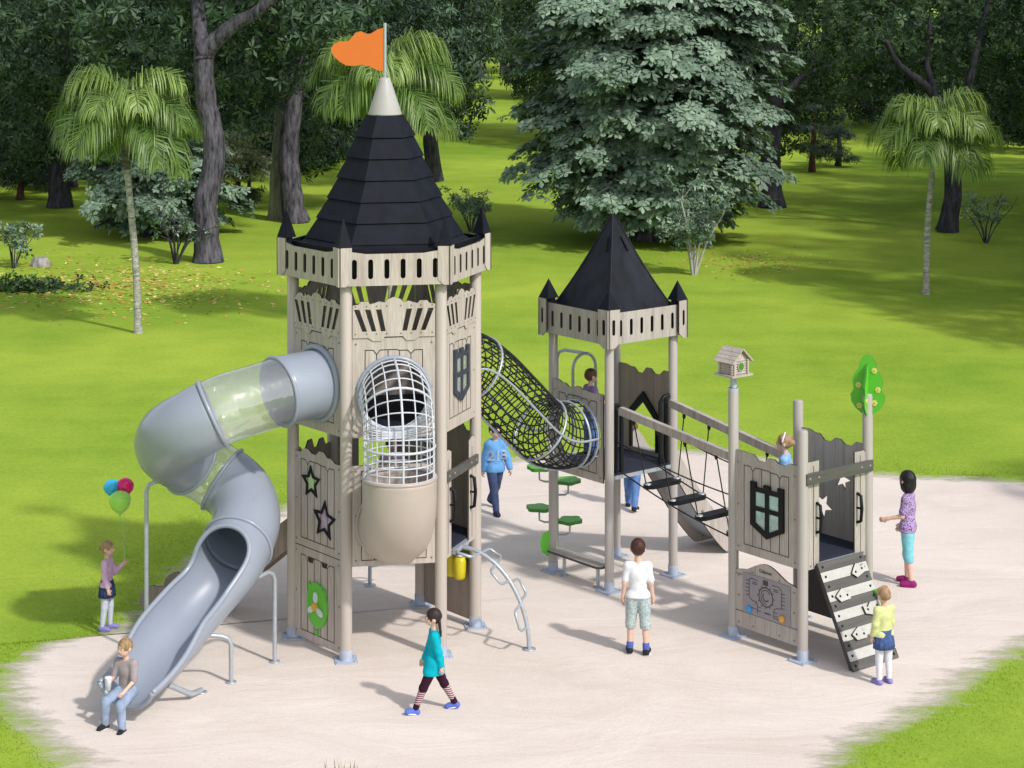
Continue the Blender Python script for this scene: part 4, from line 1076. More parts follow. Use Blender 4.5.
def surface(f, lo, hi, h):
    n = np.ceil((hi - lo) / h).astype(int) + 1
    ax = [lo[i] + h * np.arange(n[i]) for i in range(3)]
    G = np.stack(np.meshgrid(*ax, indexing='ij'), -1); D = f(G); S = D < 0
    c = np.zeros(tuple(n - 1), int)
    for i in (0, 1):
        for j in (0, 1):
            for k in (0, 1): c += S[i:n[0] - 1 + i, j:n[1] - 1 + j, k:n[2] - 1 + k]
    act = (c > 0) & (c < 8); idx = -np.ones(act.shape, int); cells = np.argwhere(act); idx[act] = np.arange(len(cells))
    acc = np.zeros((len(cells), 3)); cnt = np.zeros(len(cells)); corner = [(i, j, k) for i in (0, 1) for j in (0, 1) for k in (0, 1)]
    for a in corner:
        for ax_ in range(3):
            if a[ax_] == 0:
                b = list(a); b[ax_] = 1
                ia = cells + a; ib = cells + b
                da = D[ia[:, 0], ia[:, 1], ia[:, 2]]; db = D[ib[:, 0], ib[:, 1], ib[:, 2]]; m = (da < 0) != (db < 0)
                t = np.where(m, da / np.where(m, da - db, 1), 0)
                p = np.array(a)[None] + 0.0 * cells; p[:, ax_] += t
                acc[m] += p[m]; cnt[m] += 1
    Vt = lo + h * (cells + acc / np.maximum(cnt, 1)[:, None]); F = []
    for ax_ in range(3):
        o1, o2 = [(1, 2), (2, 0), (0, 1)][ax_]
        sl0 = [slice(None)] * 3; sl1 = [slice(None)] * 3; sl0[ax_] = slice(0, -1); sl1[ax_] = slice(1, None)
        A = S[tuple(sl0)]; B = S[tuple(sl1)]; E = np.argwhere(A != B)
        E = E[(E[:, o1] > 0) & (E[:, o2] > 0) & (E[:, o1] < n[o1] - 1) & (E[:, o2] < n[o2] - 1)]
        if not len(E): continue
        inside = A[E[:, 0], E[:, 1], E[:, 2]]
        q = []
        for (x, y) in ((0, 0), (1, 0), (1, 1), (0, 1)):
            e = E.copy(); e[:, o1] -= 1 - x; e[:, o2] -= 1 - y; q.append(idx[e[:, 0], e[:, 1], e[:, 2]])
        q = np.stack(q, 1); q[~inside] = q[~inside][:, ::-1]; F.append(q)
    F = np.concatenate(F); F = F[(F >= 0).all(1)]
    return Vt, F

def smesh(name, prims, k, mat, parent, H, grow=0.0, cuts=(), h=None, extra=None):
    fold = 2 if name in ('hair', 'braid') else (0 if name in ('body', 'shoe', 'tights', 'sock', 'legging_cuff') else 1)
    lo, hi = bounds(prims, grow + .02); Vt, F = surface(field(prims, k, grow, cuts, fold), lo, hi, h or .0095)
    mb = MB(); mb.add([tuple(p) for p in Vt], [list(q) for q in F], 0, True)
    if extra: extra(mb)
    return mb.build(name, mat, parent)

def rotz(p, a, c=(0, 0)): x, y = p[0] - c[0], p[1] - c[1]; return np.array([c[0] + x * cos(a) - y * sin(a), c[1] + x * sin(a) + y * cos(a), p[2]])
def person(label, loc, az, H, legs, arms, dress, hair, hairmat_, group=None, yaw=0, nod=0, lean=0, seat=None, twist=0):
    """legs/arms: (right, left) pairs of angles in degrees; facing -Y before turning to azimuth az"""
    t = thing('person', label, 'person', loc, rad(az + 90), group)
    la = rad(lean)
    def up(p):      # lean of the upper body about the hips
        y, z = p[1], p[2] - .5 * H
        q = np.array([p[0], y * cos(la) - z * sin(la), .5 * H + y * sin(la) + z * cos(la)]); return rotz(q, rad(twist))
    J = {}
    for s, (a, b, out, pitch) in zip((-1, 1), legs):
        a, b, out = rad(a), rad(b), rad(out)
        hip = np.array([s * .048, 0, .50]) * H
        d1 = np.array([s * sin(out), -sin(a) * cos(out), -cos(a) * cos(out)]); d2 = np.array([s * sin(out) * .5, -sin(a - b), -cos(a - b)]); d2 /= np.linalg.norm(d2)
        kn = hip + d1 * .235 * H; an = kn + d2 * .222 * H; p_ = rad(pitch)
        toe = an + np.array([s * .015, -.075 * cos(p_), -.022 + .075 * sin(p_)]) * H; heel = an + np.array([0, .018, -.020 - .02 * sin(p_)]) * H
        J[s] = (hip, kn, an, toe, heel)
    zmin = min(min(J[s][3][2], J[s][4][2]) for s in (-1, 1)) - .020 * H
    dz = np.array([0, 0, -zmin]) if seat is None else np.array([0, 0, seat - .5 * H])
    J = {s: tuple(p + dz for p in J[s]) for s in J}
    E = lambda c, r: ell(up(np.array(c) * H) + dz, np.array(r) * H)
    A = {}
    for s, (f, out, bend, fin) in zip((-1, 1), arms):
        f, out, bend, fin = map(rad, (f, out, bend, fin))
        sh = up(np.array([s * .086, 0, .772]) * H) + dz
        d1 = np.array([s * sin(out), -sin(f) * cos(out), -cos(f) * cos(out)]); g = f + bend
        d2 = np.array([s * (sin(out) * .5 - sin(fin)), -sin(g), -cos(g)]); d2 /= np.linalg.norm(d2)
        el = sh + d1 * .150 * H; wr = el + d2 * .130 * H; A[s] = (sh, el, wr, d2)
    neck0 = up(np.array([0, .004, .775]) * H) + dz; hc = up(np.array([0, -.006, .925]) * H) + dz
    ya, na = rad(yaw), rad(nod)
    def hp(p):
        q = np.array(p, float) * H; q = np.array([q[0], q[1] * cos(na) + q[2] * sin(na), -q[1] * sin(na) + q[2] * cos(na)])
        return hc + rotz(q, ya)
    RH = np.array(Matrix.Rotation(ya, 3, 'Z')) @ np.array(Matrix.Rotation(-na, 3, 'X'))
    HE = lambda c, r: ell(hp(c), np.array(r) * H, RH)
    torso = [E((0, 0, .52), (.082, .060, .060)), E((0, 0, .60), (.069, .052, .085)), E((0, .002, .70), (.079, .056, .088)), cap(A[-1][0], A[1][0], .033 * H, .033 * H)]
    legp = {s: [cap(J[s][0], J[s][1], .048 * H, .033 * H), cap(J[s][1], J[s][2], .033 * H, .021 * H)] for s in J}
    armp = {s: [cap(A[s][0], A[s][1], .028 * H, .022 * H), cap(A[s][1], A[s][2], .022 * H, .015 * H)] for s in A}
    head = [HE((0, 0, .008), (.061, .072, .072)), HE((0, -.022, -.035), (.046, .050, .042)), HE((0, -.074, -.012), (.009, .014, .016))] + [HE((s * .062, .004, -.012), (.008, .015, .021)) for s in (-1, 1)]
    body = torso + [cap(neck0, hc + np.array([0, 0, -.03]) * H, .030 * H, .027 * H)] + head
    for s in (-1, 1):
        body += legp[s] + [cap(J[s][4], J[s][3], .022 * H, .017 * H)] + armp[s]
        body.append(cap(A[s][2], A[s][2] + A[s][3] * .045 * H, .016 * H, .017 * H))
    def details(mb):
        for s in (-1, 1):
            for c, r, mi in (((s * .024, -.0655, .004), (.009, .0055, .0052), 2), ((s * .024, -.0695, .004), (.0052, .004, .0058), 3), ((s * .025, -.0685, .021), (.011, .0035, .0016), 3)):
                X = Matrix.Translation(V(hp(c))) @ Matrix(RH.tolist()).to_4x4() @ Matrix.Diagonal((*(np.array(r) * H), 1))
                mb.lathe([(0, -1), (.7, -.7), (1, 0), (.7, .7), (0, 1)], 10, mi, X)
            wr, d = A[s][2], A[s][3]; c0 = wr + d * .050 * H
            side = np.cross(d, np.array([s * 1.0, 0, 0.0])); side = side / max(1e-6, np.linalg.norm(side)); pn = np.cross(side, d)
            pn = pn if pn[0] * s < 0 else -pn          # palm towards the body
            for q in range(4):
                o = (q - 1.5) * .0105 * H; L_ = (.038, .044, .041, .032)[q] * H; b0 = c0 + side * o - d * .008 * H; b1 = b0 + d * L_ * .5 + side * o * .1; b2 = b1 + (d * .75 + pn * .6) * L_ * .35; b3 = b2 + (d * .4 + pn * .9) * L_ * .3
                mb.tube([V(x) for x in (b0, b1, b2, b3)], [.0066 * H, .0062 * H, .0056 * H, .004 * H], 6)
            b0 = wr + d * .015 * H - side * .012 * H; b1 = b0 + (d * .55 - side * .6 + pn * .25) * .024 * H; b2 = b1 + (d * .8 - side * .1 + pn * .4) * .022 * H
            mb.tube([V(x) for x in (b0, b1, b2)], [.0078 * H, .007 * H, .005 * H], 6)
        X = Matrix.Translation(V(hp((0, -.0685, -.045)))) @ Matrix(RH.tolist()).to_4x4() @ Matrix.Diagonal((.017 * H, .006 * H, .005 * H, 1)); mb.lathe([(0, -1), (.7, -.7), (1, 0), (.7, .7), (0, 1)], 10, 1, X)
    body_o = smesh('body', body, .016 * H, ['skin', 'lips', 'eyewhite', 'iris'], t, H, extra=details)
    # hair
    hcut = field([HE((0, -.088, -.030), (.056, .052, .072))], .01)
    def below(z, sl=.0): return lambda G: (z * H - ((G - hc) @ RH)[..., 2] + sl * ((G - hc) @ RH)[..., 1])
    hp_ = [HE((0, .006, .014), (.067, .077, .077))]; cuts = [lambda G: -hcut(G)]
    if hair == 'short': cuts.append(below(-.046, -.35))
    elif hair == 'bob': hp_ += [HE((0, .016, -.040), (.074, .068, .080))]; cuts.append(below(-.105))
    elif hair == 'braids':
        cuts.append(below(-.05, -.3)); br_ = []
        for s in (-1, 1): br_ += [cap(hp((s * .04, .055, -.03)), hp((s * .05, .065, -.12)), .016 * H, .012 * H), cap(hp((s * .05, .065, -.12)), hp((s * .052, .07, -.165)), .013 * H, .006 * H)]
    elif hair == 'bun':
        cuts.append(below(-.05, -.4)); hp_ += [HE((0, .078, .0), (.032, .026, .032)), cap(hp((-.05, -.02, .05)), hp((.05, -.02, .05)), .018 * H, .018 * H)]
    ho_ = smesh('hair', hp_, .012 * H, hairmat_, t, H, 0, cuts, .008)
    if hair == 'braids':
        for s in (0, 1): smesh('braid', br_[2 * s:2 * s + 2], .01 * H, hairmat_, ho_, H, 0, (), .006)
    if hair == 'bun':
        mb = MB(); mb.tube([V(hp((.069 * sin(a), .005 + .02 * cos(a) - .02, .012 + .080 * cos(a)))) for a in np.linspace(-1.5, 1.5, 16)], .008 * H, 8); mb.build('hair_band', dress.get('band', 'white'), t)
    zc = lambda z: (lambda G: z - G[..., 2])           # keep above z
    out = {}
    # shirt
    m, hem, sleeve, gr = dress['top']
    pr = torso[1:] + ([torso[0], cap(J[-1][0] + np.array([.006, 0, .008]) * H, J[1][0] + np.array([-.006, 0, .008]) * H, .060 * H, .060 * H)] if hem < .53 and seat is None else [torso[0]])
    if hem < .47:
        pr += [cap(J[s][0], J[s][0] + (J[s][1] - J[s][0]) * .36, .056 * H, .060 * H) for s in (-1, 1)]
        pr += [cap((J[-1][0] + J[1][0]) / 2 + np.array([0, 0, .02 * H]), (J[-1][0] + J[1][0]) / 2 + np.array([0, 0, (hem - .54) * H]), .085 * H, .098 * H)]
    for s in (-1, 1):
        if sleeve > 0:
            f = min(1, sleeve); pr.append(cap(A[s][0], A[s][0] + (A[s][1] - A[s][0]) * f,   .0285 * H, .026 * H))
            if sleeve > 1: pr.append(cap(A[s][1], A[s][1] + (A[s][2] - A[s][1]) * (sleeve - 1), .026 * H, .020 * H))
    base_z = (hem * H + dz[2])
    out['top'] = (pr, gr * H, [zc(base_z)])
    top = smesh(dress.get('topname', 'shirt'), pr, .02 * H, m, t, H, gr * H, [zc(base_z)])
    if dress.get('hood'):
        hd = [cap(up(np.array([-.05, .035, .80]) * H) + dz, up(np.array([.05, .035, .80]) * H) + dz, .034 * H, .034 * H), cap(up(np.array([-.055, -.02, .80]) * H) + dz, up(np.array([-.03, .05, .79]) * H) + dz, .022 * H, .03 * H), cap(up(np.array([.055, -.02, .80]) * H) + dz, up(np.array([.03, .05, .79]) * H) + dz, .022 * H, .03 * H)]
        smesh('hood', hd, .02 * H, m, t, H)
        f = field(pr, .02 * H, gr * H, [zc(base_z)], 1)
        def conform(p):
            y = -.2 * H
            for _ in range(60):
                d_ = float(f(np.array([[p.x, y, p.y]]))[0]); y += max(.0006, d_ * .8)
                if d_ < .001: break
            return V((p.x, y - .007, p.y))
        letters(dress['hood'], I4, 0, .655 * H + dz[2], 0, .15 * H, dress['ink'], t, 'lettering', conform, .004)
    # lower body
    if 'pants' in dress:
        m, ln, gr = dress['pants']; pr = [torso[0]]
        for s in (-1, 1):
            pr.append(cap(J[s][0], J[s][0] + (J[s][1] - J[s][0]) * min(1, ln), .053 * H, (.053 - .015 * min(1, ln)) * H))
            if ln > 1: pr.append(cap(J[s][1], J[s][1] + (J[s][2] - J[s][1]) * (ln - 1), .038 * H, (.038 - .010 * (ln - 1)) * H))
        smesh('trousers', pr, .014 * H, m, t, H, gr * H, ([(lambda G: G[..., 2] - (.585 * H + dz[2]))] if seat is None else []) + ([zc(dress['pcut'] * H)] if 'pcut' in dress else []))
    if 'skirt' in dress:
        m, hem = dress['skirt']; mb = MB(); n = 48; prof = [(.57, .084), (.54, .094), (.50, .104), (.45, .112), (hem, .120)]
        vs = [((r * H * (1 + (.05 * sin(12 * a) if i > 1 else 0))) * cos(a), (r * H * .80 * (1 + (.05 * sin(12 * a) if i > 1 else 0))) * sin(a), z * H + dz[2]) for i, (z, r) in enumerate(prof) for a in [2 * pi * j / n for j in range(n)]]
        mb.add(vs, [(i * n + (j + 1) % n, i * n + j, (i + 1) * n + j, (i + 1) * n + (j + 1) % n) for i in range(len(prof) - 1) for j in range(n)], 0, True); so = mb.build('skirt', m, t); md = so.modifiers.new('cloth', 'SOLIDIFY'); md.thickness = .008
    if 'tights' in dress:
        m = dress['tights']; pr = []
        for s in (-1, 1): pr += [cap(J[s][0] + (J[s][1] - J[s][0]) * .35, J[s][1], .047 * H, .036 * H), cap(J[s][1], J[s][2], .036 * H, .022 * H)]
        smesh('tights', pr, .008 * H, m, t, H, .004 * H)
    for part, mt, f0, f1 in dress.get('bands', ()):        # bands of cloth on the lower legs (fractions of the shank)
        for s in (-1, 1): smesh(part, [cap(J[s][1] + (J[s][2] - J[s][1]) * f0, J[s][1] + (J[s][2] - J[s][1]) * f1, (.036 - .014 * f0) * H, (.036 - .014 * f1) * H)], .004 * H, mt, t, H, .007 * H)
    m, sole = dress['shoes']
    for s in (-1, 1):
        toe, heel, an = J[s][3], J[s][4], J[s][2]
        pr = [cap(heel, toe, .024 * H, .021 * H), cap(an + np.array([0, 0, -.002 * H]), heel, .024 * H, .024 * H), cap((an + toe) / 2, toe, .022 * H, .020 * H)]
        so = smesh('shoe', pr, .012 * H, m, t, H, .004 * H, [zc(min(heel[2], toe[2]) - .013 * H)] if legs[0 if s < 0 else 1][3] == 0 else [])
        mb = MB(); d_ = (toe - heel); d_ = d_ / np.linalg.norm(d_); sd_ = np.array([d_[1], -d_[0], 0]); sd_ /= np.linalg.norm(sd_); nrm = np.cross(sd_, d_); nrm = nrm if nrm[2] > 0 else -nrm
        ring_ = []
        for j in range(18):
            a = 2 * pi * j / 18; c = (heel + toe) / 2; L_ = np.linalg.norm(toe - heel) / 2 + .022 * H
            ring_.append(c + d_ * L_ * cos(a) + sd_ * .028 * H * sin(a) * (1 - .1 * cos(a)))
        vs = [p - nrm * (.020 * H) for p in ring_] + [p - nrm * (.009 * H) for p in ring_]
        mb.add([tuple(p) for p in vs], [(j, (j + 1) % 18, 18 + (j + 1) % 18, 18 + j) for j in range(18)] + [list(range(18))[::-1], list(range(18, 36))]); mb.build('sole', sole, so)
    for e in (dress.get('more') or ()): e(t, H, J, A, dz, hp)
    return t, J, A
def fab(n, c, **k): M[n] = fabric(n.replace('_', ' '), c, **k); return n
fab('lilac_knit', (.60, .40, .57)); fab('navy_denim', (.035, .05, .12)); fab('denim_jeans', (.27, .34, .47), var=.2, scale=14); fab('dark_jeans', (.045, .065, .14), var=.3, scale=12); fab('mid_jeans', (.10, .19, .42), var=.25, scale=12)
fab('grey_lilac_cotton', (.32, .275, .29)); fab('teal_cotton', (.0, .37, .47), bump=.2); fab('plum_leggings', (.030, .006, .018)); fab('blue_shoe', (.10, .16, .55)); fab('sky_fleece', (.13, .33, .66)); fab('white_cotton', (.72, .73, .78), var=.05)
fab('black_shoe', (.02, .02, .025)); fab('dark_shoe', (.03, .035, .07)); fab('purple_shoe', (.24, .21, .50)); fab('magenta_shoe', (.25, .02, .14)); fab('aqua_capri', (.20, .52, .60)); fab('yellow_knit', (.60, .62, .30)); fab('denim_skirt', (.06, .10, .26), var=.25)
fab('white_tights', (.68, .68, .76), var=.03); fab('grey_tights', (.52, .56, .64), var=.04); fab('blue_tee', (.25, .45, .78)); fab('purple_tee', (.26, .17, .36)); fab('white_sole', (.74, .75, .76)); fab('grey_tee', (.3, .31, .33)); fab('blue_sock', (.08, .12, .40)); fab('ink', (.62, .72, .84)); fab('grey_blue_pants', (.11, .14, .24))
def gpos(px, py): Y = 15185 / (py + 30); return ((px - 512) * Y / F_, Y, .005)
ST = ((0, 2, 2, 0), (2, 3, 2, 0))
# 1 girl with balloons, 2 boy on the slide end, 3 girl in teal, ...
g1, J1, A1_ = person('girl in a lilac sweater and navy skirt holding balloons on a string', gpos(107, 630), -8, 1.0, ((-3, 4, 1, 0), (5, 6, 1, 0)), ((4, 6, 12, 0), (22, 4, 112, 6)),
       dict(top=('lilac_knit', .50, 1.95, .008), skirt=('navy_denim', .385), tights='grey_tights', shoes=('purple_shoe', 'purple_shoe'), band='hairblond'), 'bun', 'hairblond')
g2, J2, A2_ = person('boy in a grey shirt and jeans sitting on the end of the tube slide', (-3.835, 20.185, 0), 247, 1.05, ((80, 84, 9, 0), (76, 78, 7, 0)), ((12, 14, 78, 28), (18, 12, 42, 18)),
       dict(top=('grey_lilac_cotton', .50, .95, .010), pants=('denim_jeans', 1.93, .010), shoes=('black_shoe', 'white_sole')), 'short', 'hairsand', yaw=-14, nod=-8, lean=4, seat=.315)
person('girl in a teal tunic and striped leggings walking across the sand', gpos(434, 712), 184, 1.07, ((-24, 5, 2, -10), (25, 4, 2, 6)), ((14, 5, 10, 0), (-16, 6, 8, 0)),
       dict(top=('teal_cotton', .40, 1.95, .010), topname='tunic', pants=('plum_leggings', 1.1, .004), tights=('legstripe'), bands=(('legging_cuff', 'plum_leggings', .80, .97),), shoes=('blue_shoe', 'white_sole')), 'braids', 'hairdark')
person('boy in a light blue hoodie and jeans walking beside the net tunnel', gpos(495, 512), -62, 1.25, ((22, 6, 2, 4), (-20, 22, 2, -14)), ((-12, 12, 10, 0), (14, 16, 12, 4)),
       dict(top=('sky_fleece', .47, 1.95, .016), topname='hoodie', hood='218', ink='ink', pants=('dark_jeans', 1.95, .008), shoes=('dark_shoe', 'dark_shoe')), 'short', 'hairblack', yaw=14)
person('boy in a white t-shirt and checked shorts seen from behind', gpos(638, 654), 84, 1.25, ((-2, 2, 4, 0), (3, 4, 4, 0)), ((2, 11, 12, 0), (-3, 12, 10, 0)),
       dict(top=('white_cotton', .50, .8, .008), pants=('plaid', 1.35, .008), pcut=.225, bands=(('sock', 'blue_sock', .80, 1.0),), shoes=('black_shoe', 'white_sole')), 'short', 'hairred')
person('boy in blue jeans walking behind the roofed tower, upper body hidden', gpos(632, 509), 75, 1.22, ((-14, 14, 2, -8), (14, 4, 2, 4)), ((10, 8, 10, 0), (-10, 8, 10, 0)),
       dict(top=('grey_tee', .50, .8, .012), pants=('mid_jeans', 1.95, .009), shoes=('black_shoe', 'white_sole')), 'short', 'hairbrown')
person('brown-haired boy in a purple shirt standing on the roofed tower deck', (.985, 25.38, 1.415), 25, 1.08, ((3, 3, 2, 0), (-2, 2, 2, 0)), ((25, 6, 50, 0), (25, 6, 50, 0)),
       dict(top=('purple_tee', .50, .85, .012), pants=('mid_jeans', 1.95, .008), shoes=('black_shoe', 'white_sole')), 'short', 'hairbrown')
person('girl in a light blue t-shirt with fair hair standing on the open platform', (3.10, 22.98, 1.065), 165, 1.16, ST, ((5, 8, 15, 0), (5, 8, 15, 0)),
       dict(top=('blue_tee', .50, .75, .012), pants=('dark_jeans', 1.95, .007), shoes=('black_shoe', 'white_sole'), band='white_cotton'), 'bun', 'hairblond')
person('girl with a black bob in a purple floral top and aqua cropped trousers', gpos(908, 585), 160, 1.38, ((3, 2, 2, 0), (-3, 4, 2, 0)), ((4, 5, 25, 0), (14, 8, 62, 6)),
       dict(top=('floral', .475, .75, .012), pants=('aqua_capri', 1.45, .006), pcut=.215, shoes=('magenta_shoe', 'magenta_shoe')), 'bob', 'hairblack', nod=6, yaw=-30)
person('girl in a pale yellow sweater and denim skirt facing the climbing ramp', gpos(884, 684), 118, 1.01, ST, ((6, 8, 12, 0), (4, 8, 10, 0)),
       dict(top=('yellow_knit', .50, 1.95, .010), skirt=('denim_skirt', .375), tights='white_tights', shoes=('purple_shoe', 'purple_shoe'), band='hairblond'), 'bun', 'hairblond')
person('dark-haired child standing inside the tall tower behind the cage', (-1.36, 22.95, 1.105), 285, 1.12, ST, ((10, 8, 25, 0), (10, 8, 25, 0)),
       dict(top=('lilac_knit', .50, .9, .012), pants=('dark_jeans', 1.95, .008), shoes=('black_shoe', 'white_sole')), 'short', 'hairdark')

# cup held by the seated boy
bpy.context.view_layer.update()
s = -1; wr, d = A2_[s][2], A2_[s][3]; hnd = g2.matrix_world @ V(wr + d * .06 * 1.05)
mb = MB(); mb.lathe([(0, -.06), (.026, -.06), (.034, .055), (.036, .06), (.036, .066), (.030, .072), (0, .074)], 16)
co_ = mb.build('drink_cup', 'white_cotton'); co_.location = hnd; tag(co_, 'white drink cup in the hand of the seated boy', 'cup')

# balloons
hw = g1.matrix_world @ V(A1_[1][2] + A1_[1][3] * .07)
def balloon_mat(name, col):
    m, nt, b, o = _mat(name); b.inputs['Base Color'].default_value = (*col, 1); b.inputs['Roughness'].default_value = .22; b.inputs['Subsurface Weight'].default_value = .25; b.inputs['Subsurface Radius'].default_value = (.1, .1, .1); return m
M['string'] = plain('balloon string', (.35, .55, .2), .7)
for nm, col, px, py, Yb, r in (('lime green round balloon in the bunch held by the girl', (.36, .72, .10), 120, 502, 22.9, .125), ('blue balloon at the back left of the bunch held by the girl', (.03, .42, .75), 112, 488, 23.1, .095), ('magenta balloon at the back right of the bunch held by the girl', (.72, .01, .17), 125, 487, 23.12, .10)):
    c = at(px, py, Yb); M['b'] = balloon_mat('balloon ' + nm[:5], col); t = thing('balloon', nm, 'balloon', c, 0, 'balloon bunch held by the girl')
    tl = 0 if 'lime' in nm else (-.35 if 'blue' in nm else .3)
    X = Matrix.Rotation(tl, 4, 'Y'); mb = MB(); mb.lathe([(0, -r * 1.25), (.018, -r * 1.22), (.010, -r * 1.12), (r * .3, -r * .95), (r * .72, -r * .6), (r * .97, -r * .1), (r, r * .2), (r * .86, r * .62), (r * .5, r * .92), (.0, r * 1.02)], 24, 0, X); mb.build('skin', 'b', t)
    a = X @ V((0, 0, -r * 1.24)); e = hw - c; mb = MB(); mb.tube([a + (e - a) * f + V((.012 * sin(f * 5), 0, -.02 * sin(pi * f))) for f in np.linspace(0, 1, 10)], .0022, 4); mb.build('string', 'string', t)
# ================================================================== vegetation
def leaf_mat(name, dark, light, rough=.42, trans=.22, spec=.45, sheen=0.0):
    m, nt, b, o = _mat(name); N, L = nt.nodes, nt.links
    a = N.new('ShaderNodeAttribute'); a.attribute_name = 'tint'
    rp = N.new('ShaderNodeValToRGB'); rp.color_ramp.elements[0].color = (*dark, 1); rp.color_ramp.elements[1].color = (*light, 1)
    L.new(a.outputs['Fac'], rp.inputs['Fac']); L.new(rp.outputs['Color'], b.inputs['Base Color'])
    b.inputs['Roughness'].default_value = rough; b.inputs['Specular IOR Level'].default_value = spec
    t = N.new('ShaderNodeBsdfTranslucent'); sc = N.new('ShaderNodeVectorMath'); sc.operation = 'MULTIPLY'; sc.inputs[1].default_value = (1.1, 1.4, .6)
    L.new(rp.outputs['Color'], sc.inputs[0]); L.new(sc.outputs['Vector'], t.inputs['Color'])
    mx = N.new('ShaderNodeMixShader'); mx.inputs['Fac'].default_value = trans
    L.new(b.outputs[0], mx.inputs[1]); L.new(t.outputs[0], mx.inputs[2]); L.new(mx.outputs[0], o.inputs['Surface'])
    return m
M['leafdark'] = leaf_mat('dark glossy leaves', (.008, .024, .013), (.16, .26, .15), .5, .15, .25)
M['leafmid'] = leaf_mat('mid green leaves', (.009, .028, .010), (.115, .195, .07), .5, .15, .25)
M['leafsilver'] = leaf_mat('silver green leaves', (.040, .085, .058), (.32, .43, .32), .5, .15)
M['leafbush'] = leaf_mat('dull silver bush leaves', (.04, .085, .055), (.27, .37, .27), .5, .15)
M['leafcream'] = leaf_mat('cream leaves', (.22, .23, .16), (.60, .60, .46), .5, .2)
M['leafhaze'] = leaf_mat('haze paled far leaves', (.08, .12, .07), (.26, .33, .22), .6, .2)  # mist over the distant trees is put into this paler leaf colour
M['needle'] = leaf_mat('dark needles', (.012, .026, .018), (.045, .08, .055), .6, .1)
M['palm'] = leaf_mat('palm leaflets', (.06, .125, .022), (.34, .455, .13), .42, .25)
M['litter'] = leaf_mat('fallen leaves', (.50, .22, .04), (.75, .68, .25), .7, .1)
M['blade'] = leaf_mat('grass blades', (.20, .335, .025), (.40, .52, .06), .7, .3, .2)
M['tuft'] = leaf_mat('tall grass blades', (.07, .09, .03), (.30, .34, .12), .6, .3, .2)

def bark_mat(name, c1, c2, ring=None):
    m, nt, b, o = _mat(name); N, L = nt.nodes, nt.links
    tc = N.new('ShaderNodeTexCoord'); mp = N.new('ShaderNodeMapping'); mp.inputs['Scale'].default_value = (1, 1, .22) if not ring else (.3, .3, 1)
    L.new(tc.outputs['Object'], mp.inputs['Vector'])
    n = N.new('ShaderNodeTexNoise'); n.inputs['Scale'].default_value = 9 if not ring else ring; n.inputs['Detail'].default_value = 6; n.inputs['Roughness'].default_value = .7
    L.new(mp.outputs['Vector'], n.inputs['Vector'])
    rp = N.new('ShaderNodeValToRGB'); rp.color_ramp.elements[0].position = .35; rp.color_ramp.elements[1].position = .65
    rp.color_ramp.elements[0].color = (*c1, 1); rp.color_ramp.elements[1].color = (*c2, 1)
    L.new(n.outputs['Fac'], rp.inputs['Fac']); L.new(rp.outputs['Color'], b.inputs['Base Color']); b.inputs['Roughness'].default_value = .9; b.inputs['Specular IOR Level'].default_value = .15
    bp = N.new('ShaderNodeBump'); bp.inputs['Strength'].default_value = 1.0; bp.inputs['Distance'].default_value = .06
    L.new(n.outputs['Fac'], bp.inputs['Height']); L.new(bp.outputs['Normal'], b.inputs['Normal'])
    return m
M['bark'] = bark_mat('grey bark', (.016, .016, .022), (.15, .14, .17))
M['barkdark'] = bark_mat('dark bark', (.02, .02, .028), (.085, .08, .10))
M['barkpale'] = bark_mat('pale bark', (.14, .13, .11), (.34, .33, .29))
M['barkwhite'] = bark_mat('whitish twig bark', (.30, .29, .27), (.55, .54, .50))
M['barkred'] = bark_mat('reddish bark', (.05, .025, .02), (.14, .07, .05))
M['barkpalm'] = bark_mat('ringed palm bark', (.20, .195, .18), (.62, .61, .58), 26)
M['shaft'] = bark_mat('dark crownshaft', (.07, .065, .06), (.20, .19, .17), 14)
M['rock'] = bark_mat('grey rock', (.20, .19, .19), (.42, .40, .40))

def tri_mesh(name, verts, faces4, tint, mat, nper):
    """verts (n,3); faces (m,nper) int; tint per vertex"""
    me = bpy.data.meshes.new(name)
    me.vertices.add(len(verts)); me.vertices.foreach_set('co', np.ascontiguousarray(verts, np.float32).ravel())
    nf = len(faces4)
    me.loops.add(nf * nper); me.loops.foreach_set('vertex_index', np.ascontiguousarray(faces4, np.int32).ravel())
    me.polygons.add(nf); me.polygons.foreach_set('loop_start', np.arange(nf, dtype=np.int32) * nper)
    try: me.polygons.foreach_set('loop_total', np.full(nf, nper, np.int32))
    except Exception: pass
    a = me.attributes.new('tint', 'FLOAT', 'POINT'); a.data.foreach_set('value', np.clip(np.asarray(tint, np.float32), 0, 1))
    me.materials.append(M[mat]); me.update(calc_edges=True); me.validate()
    return me

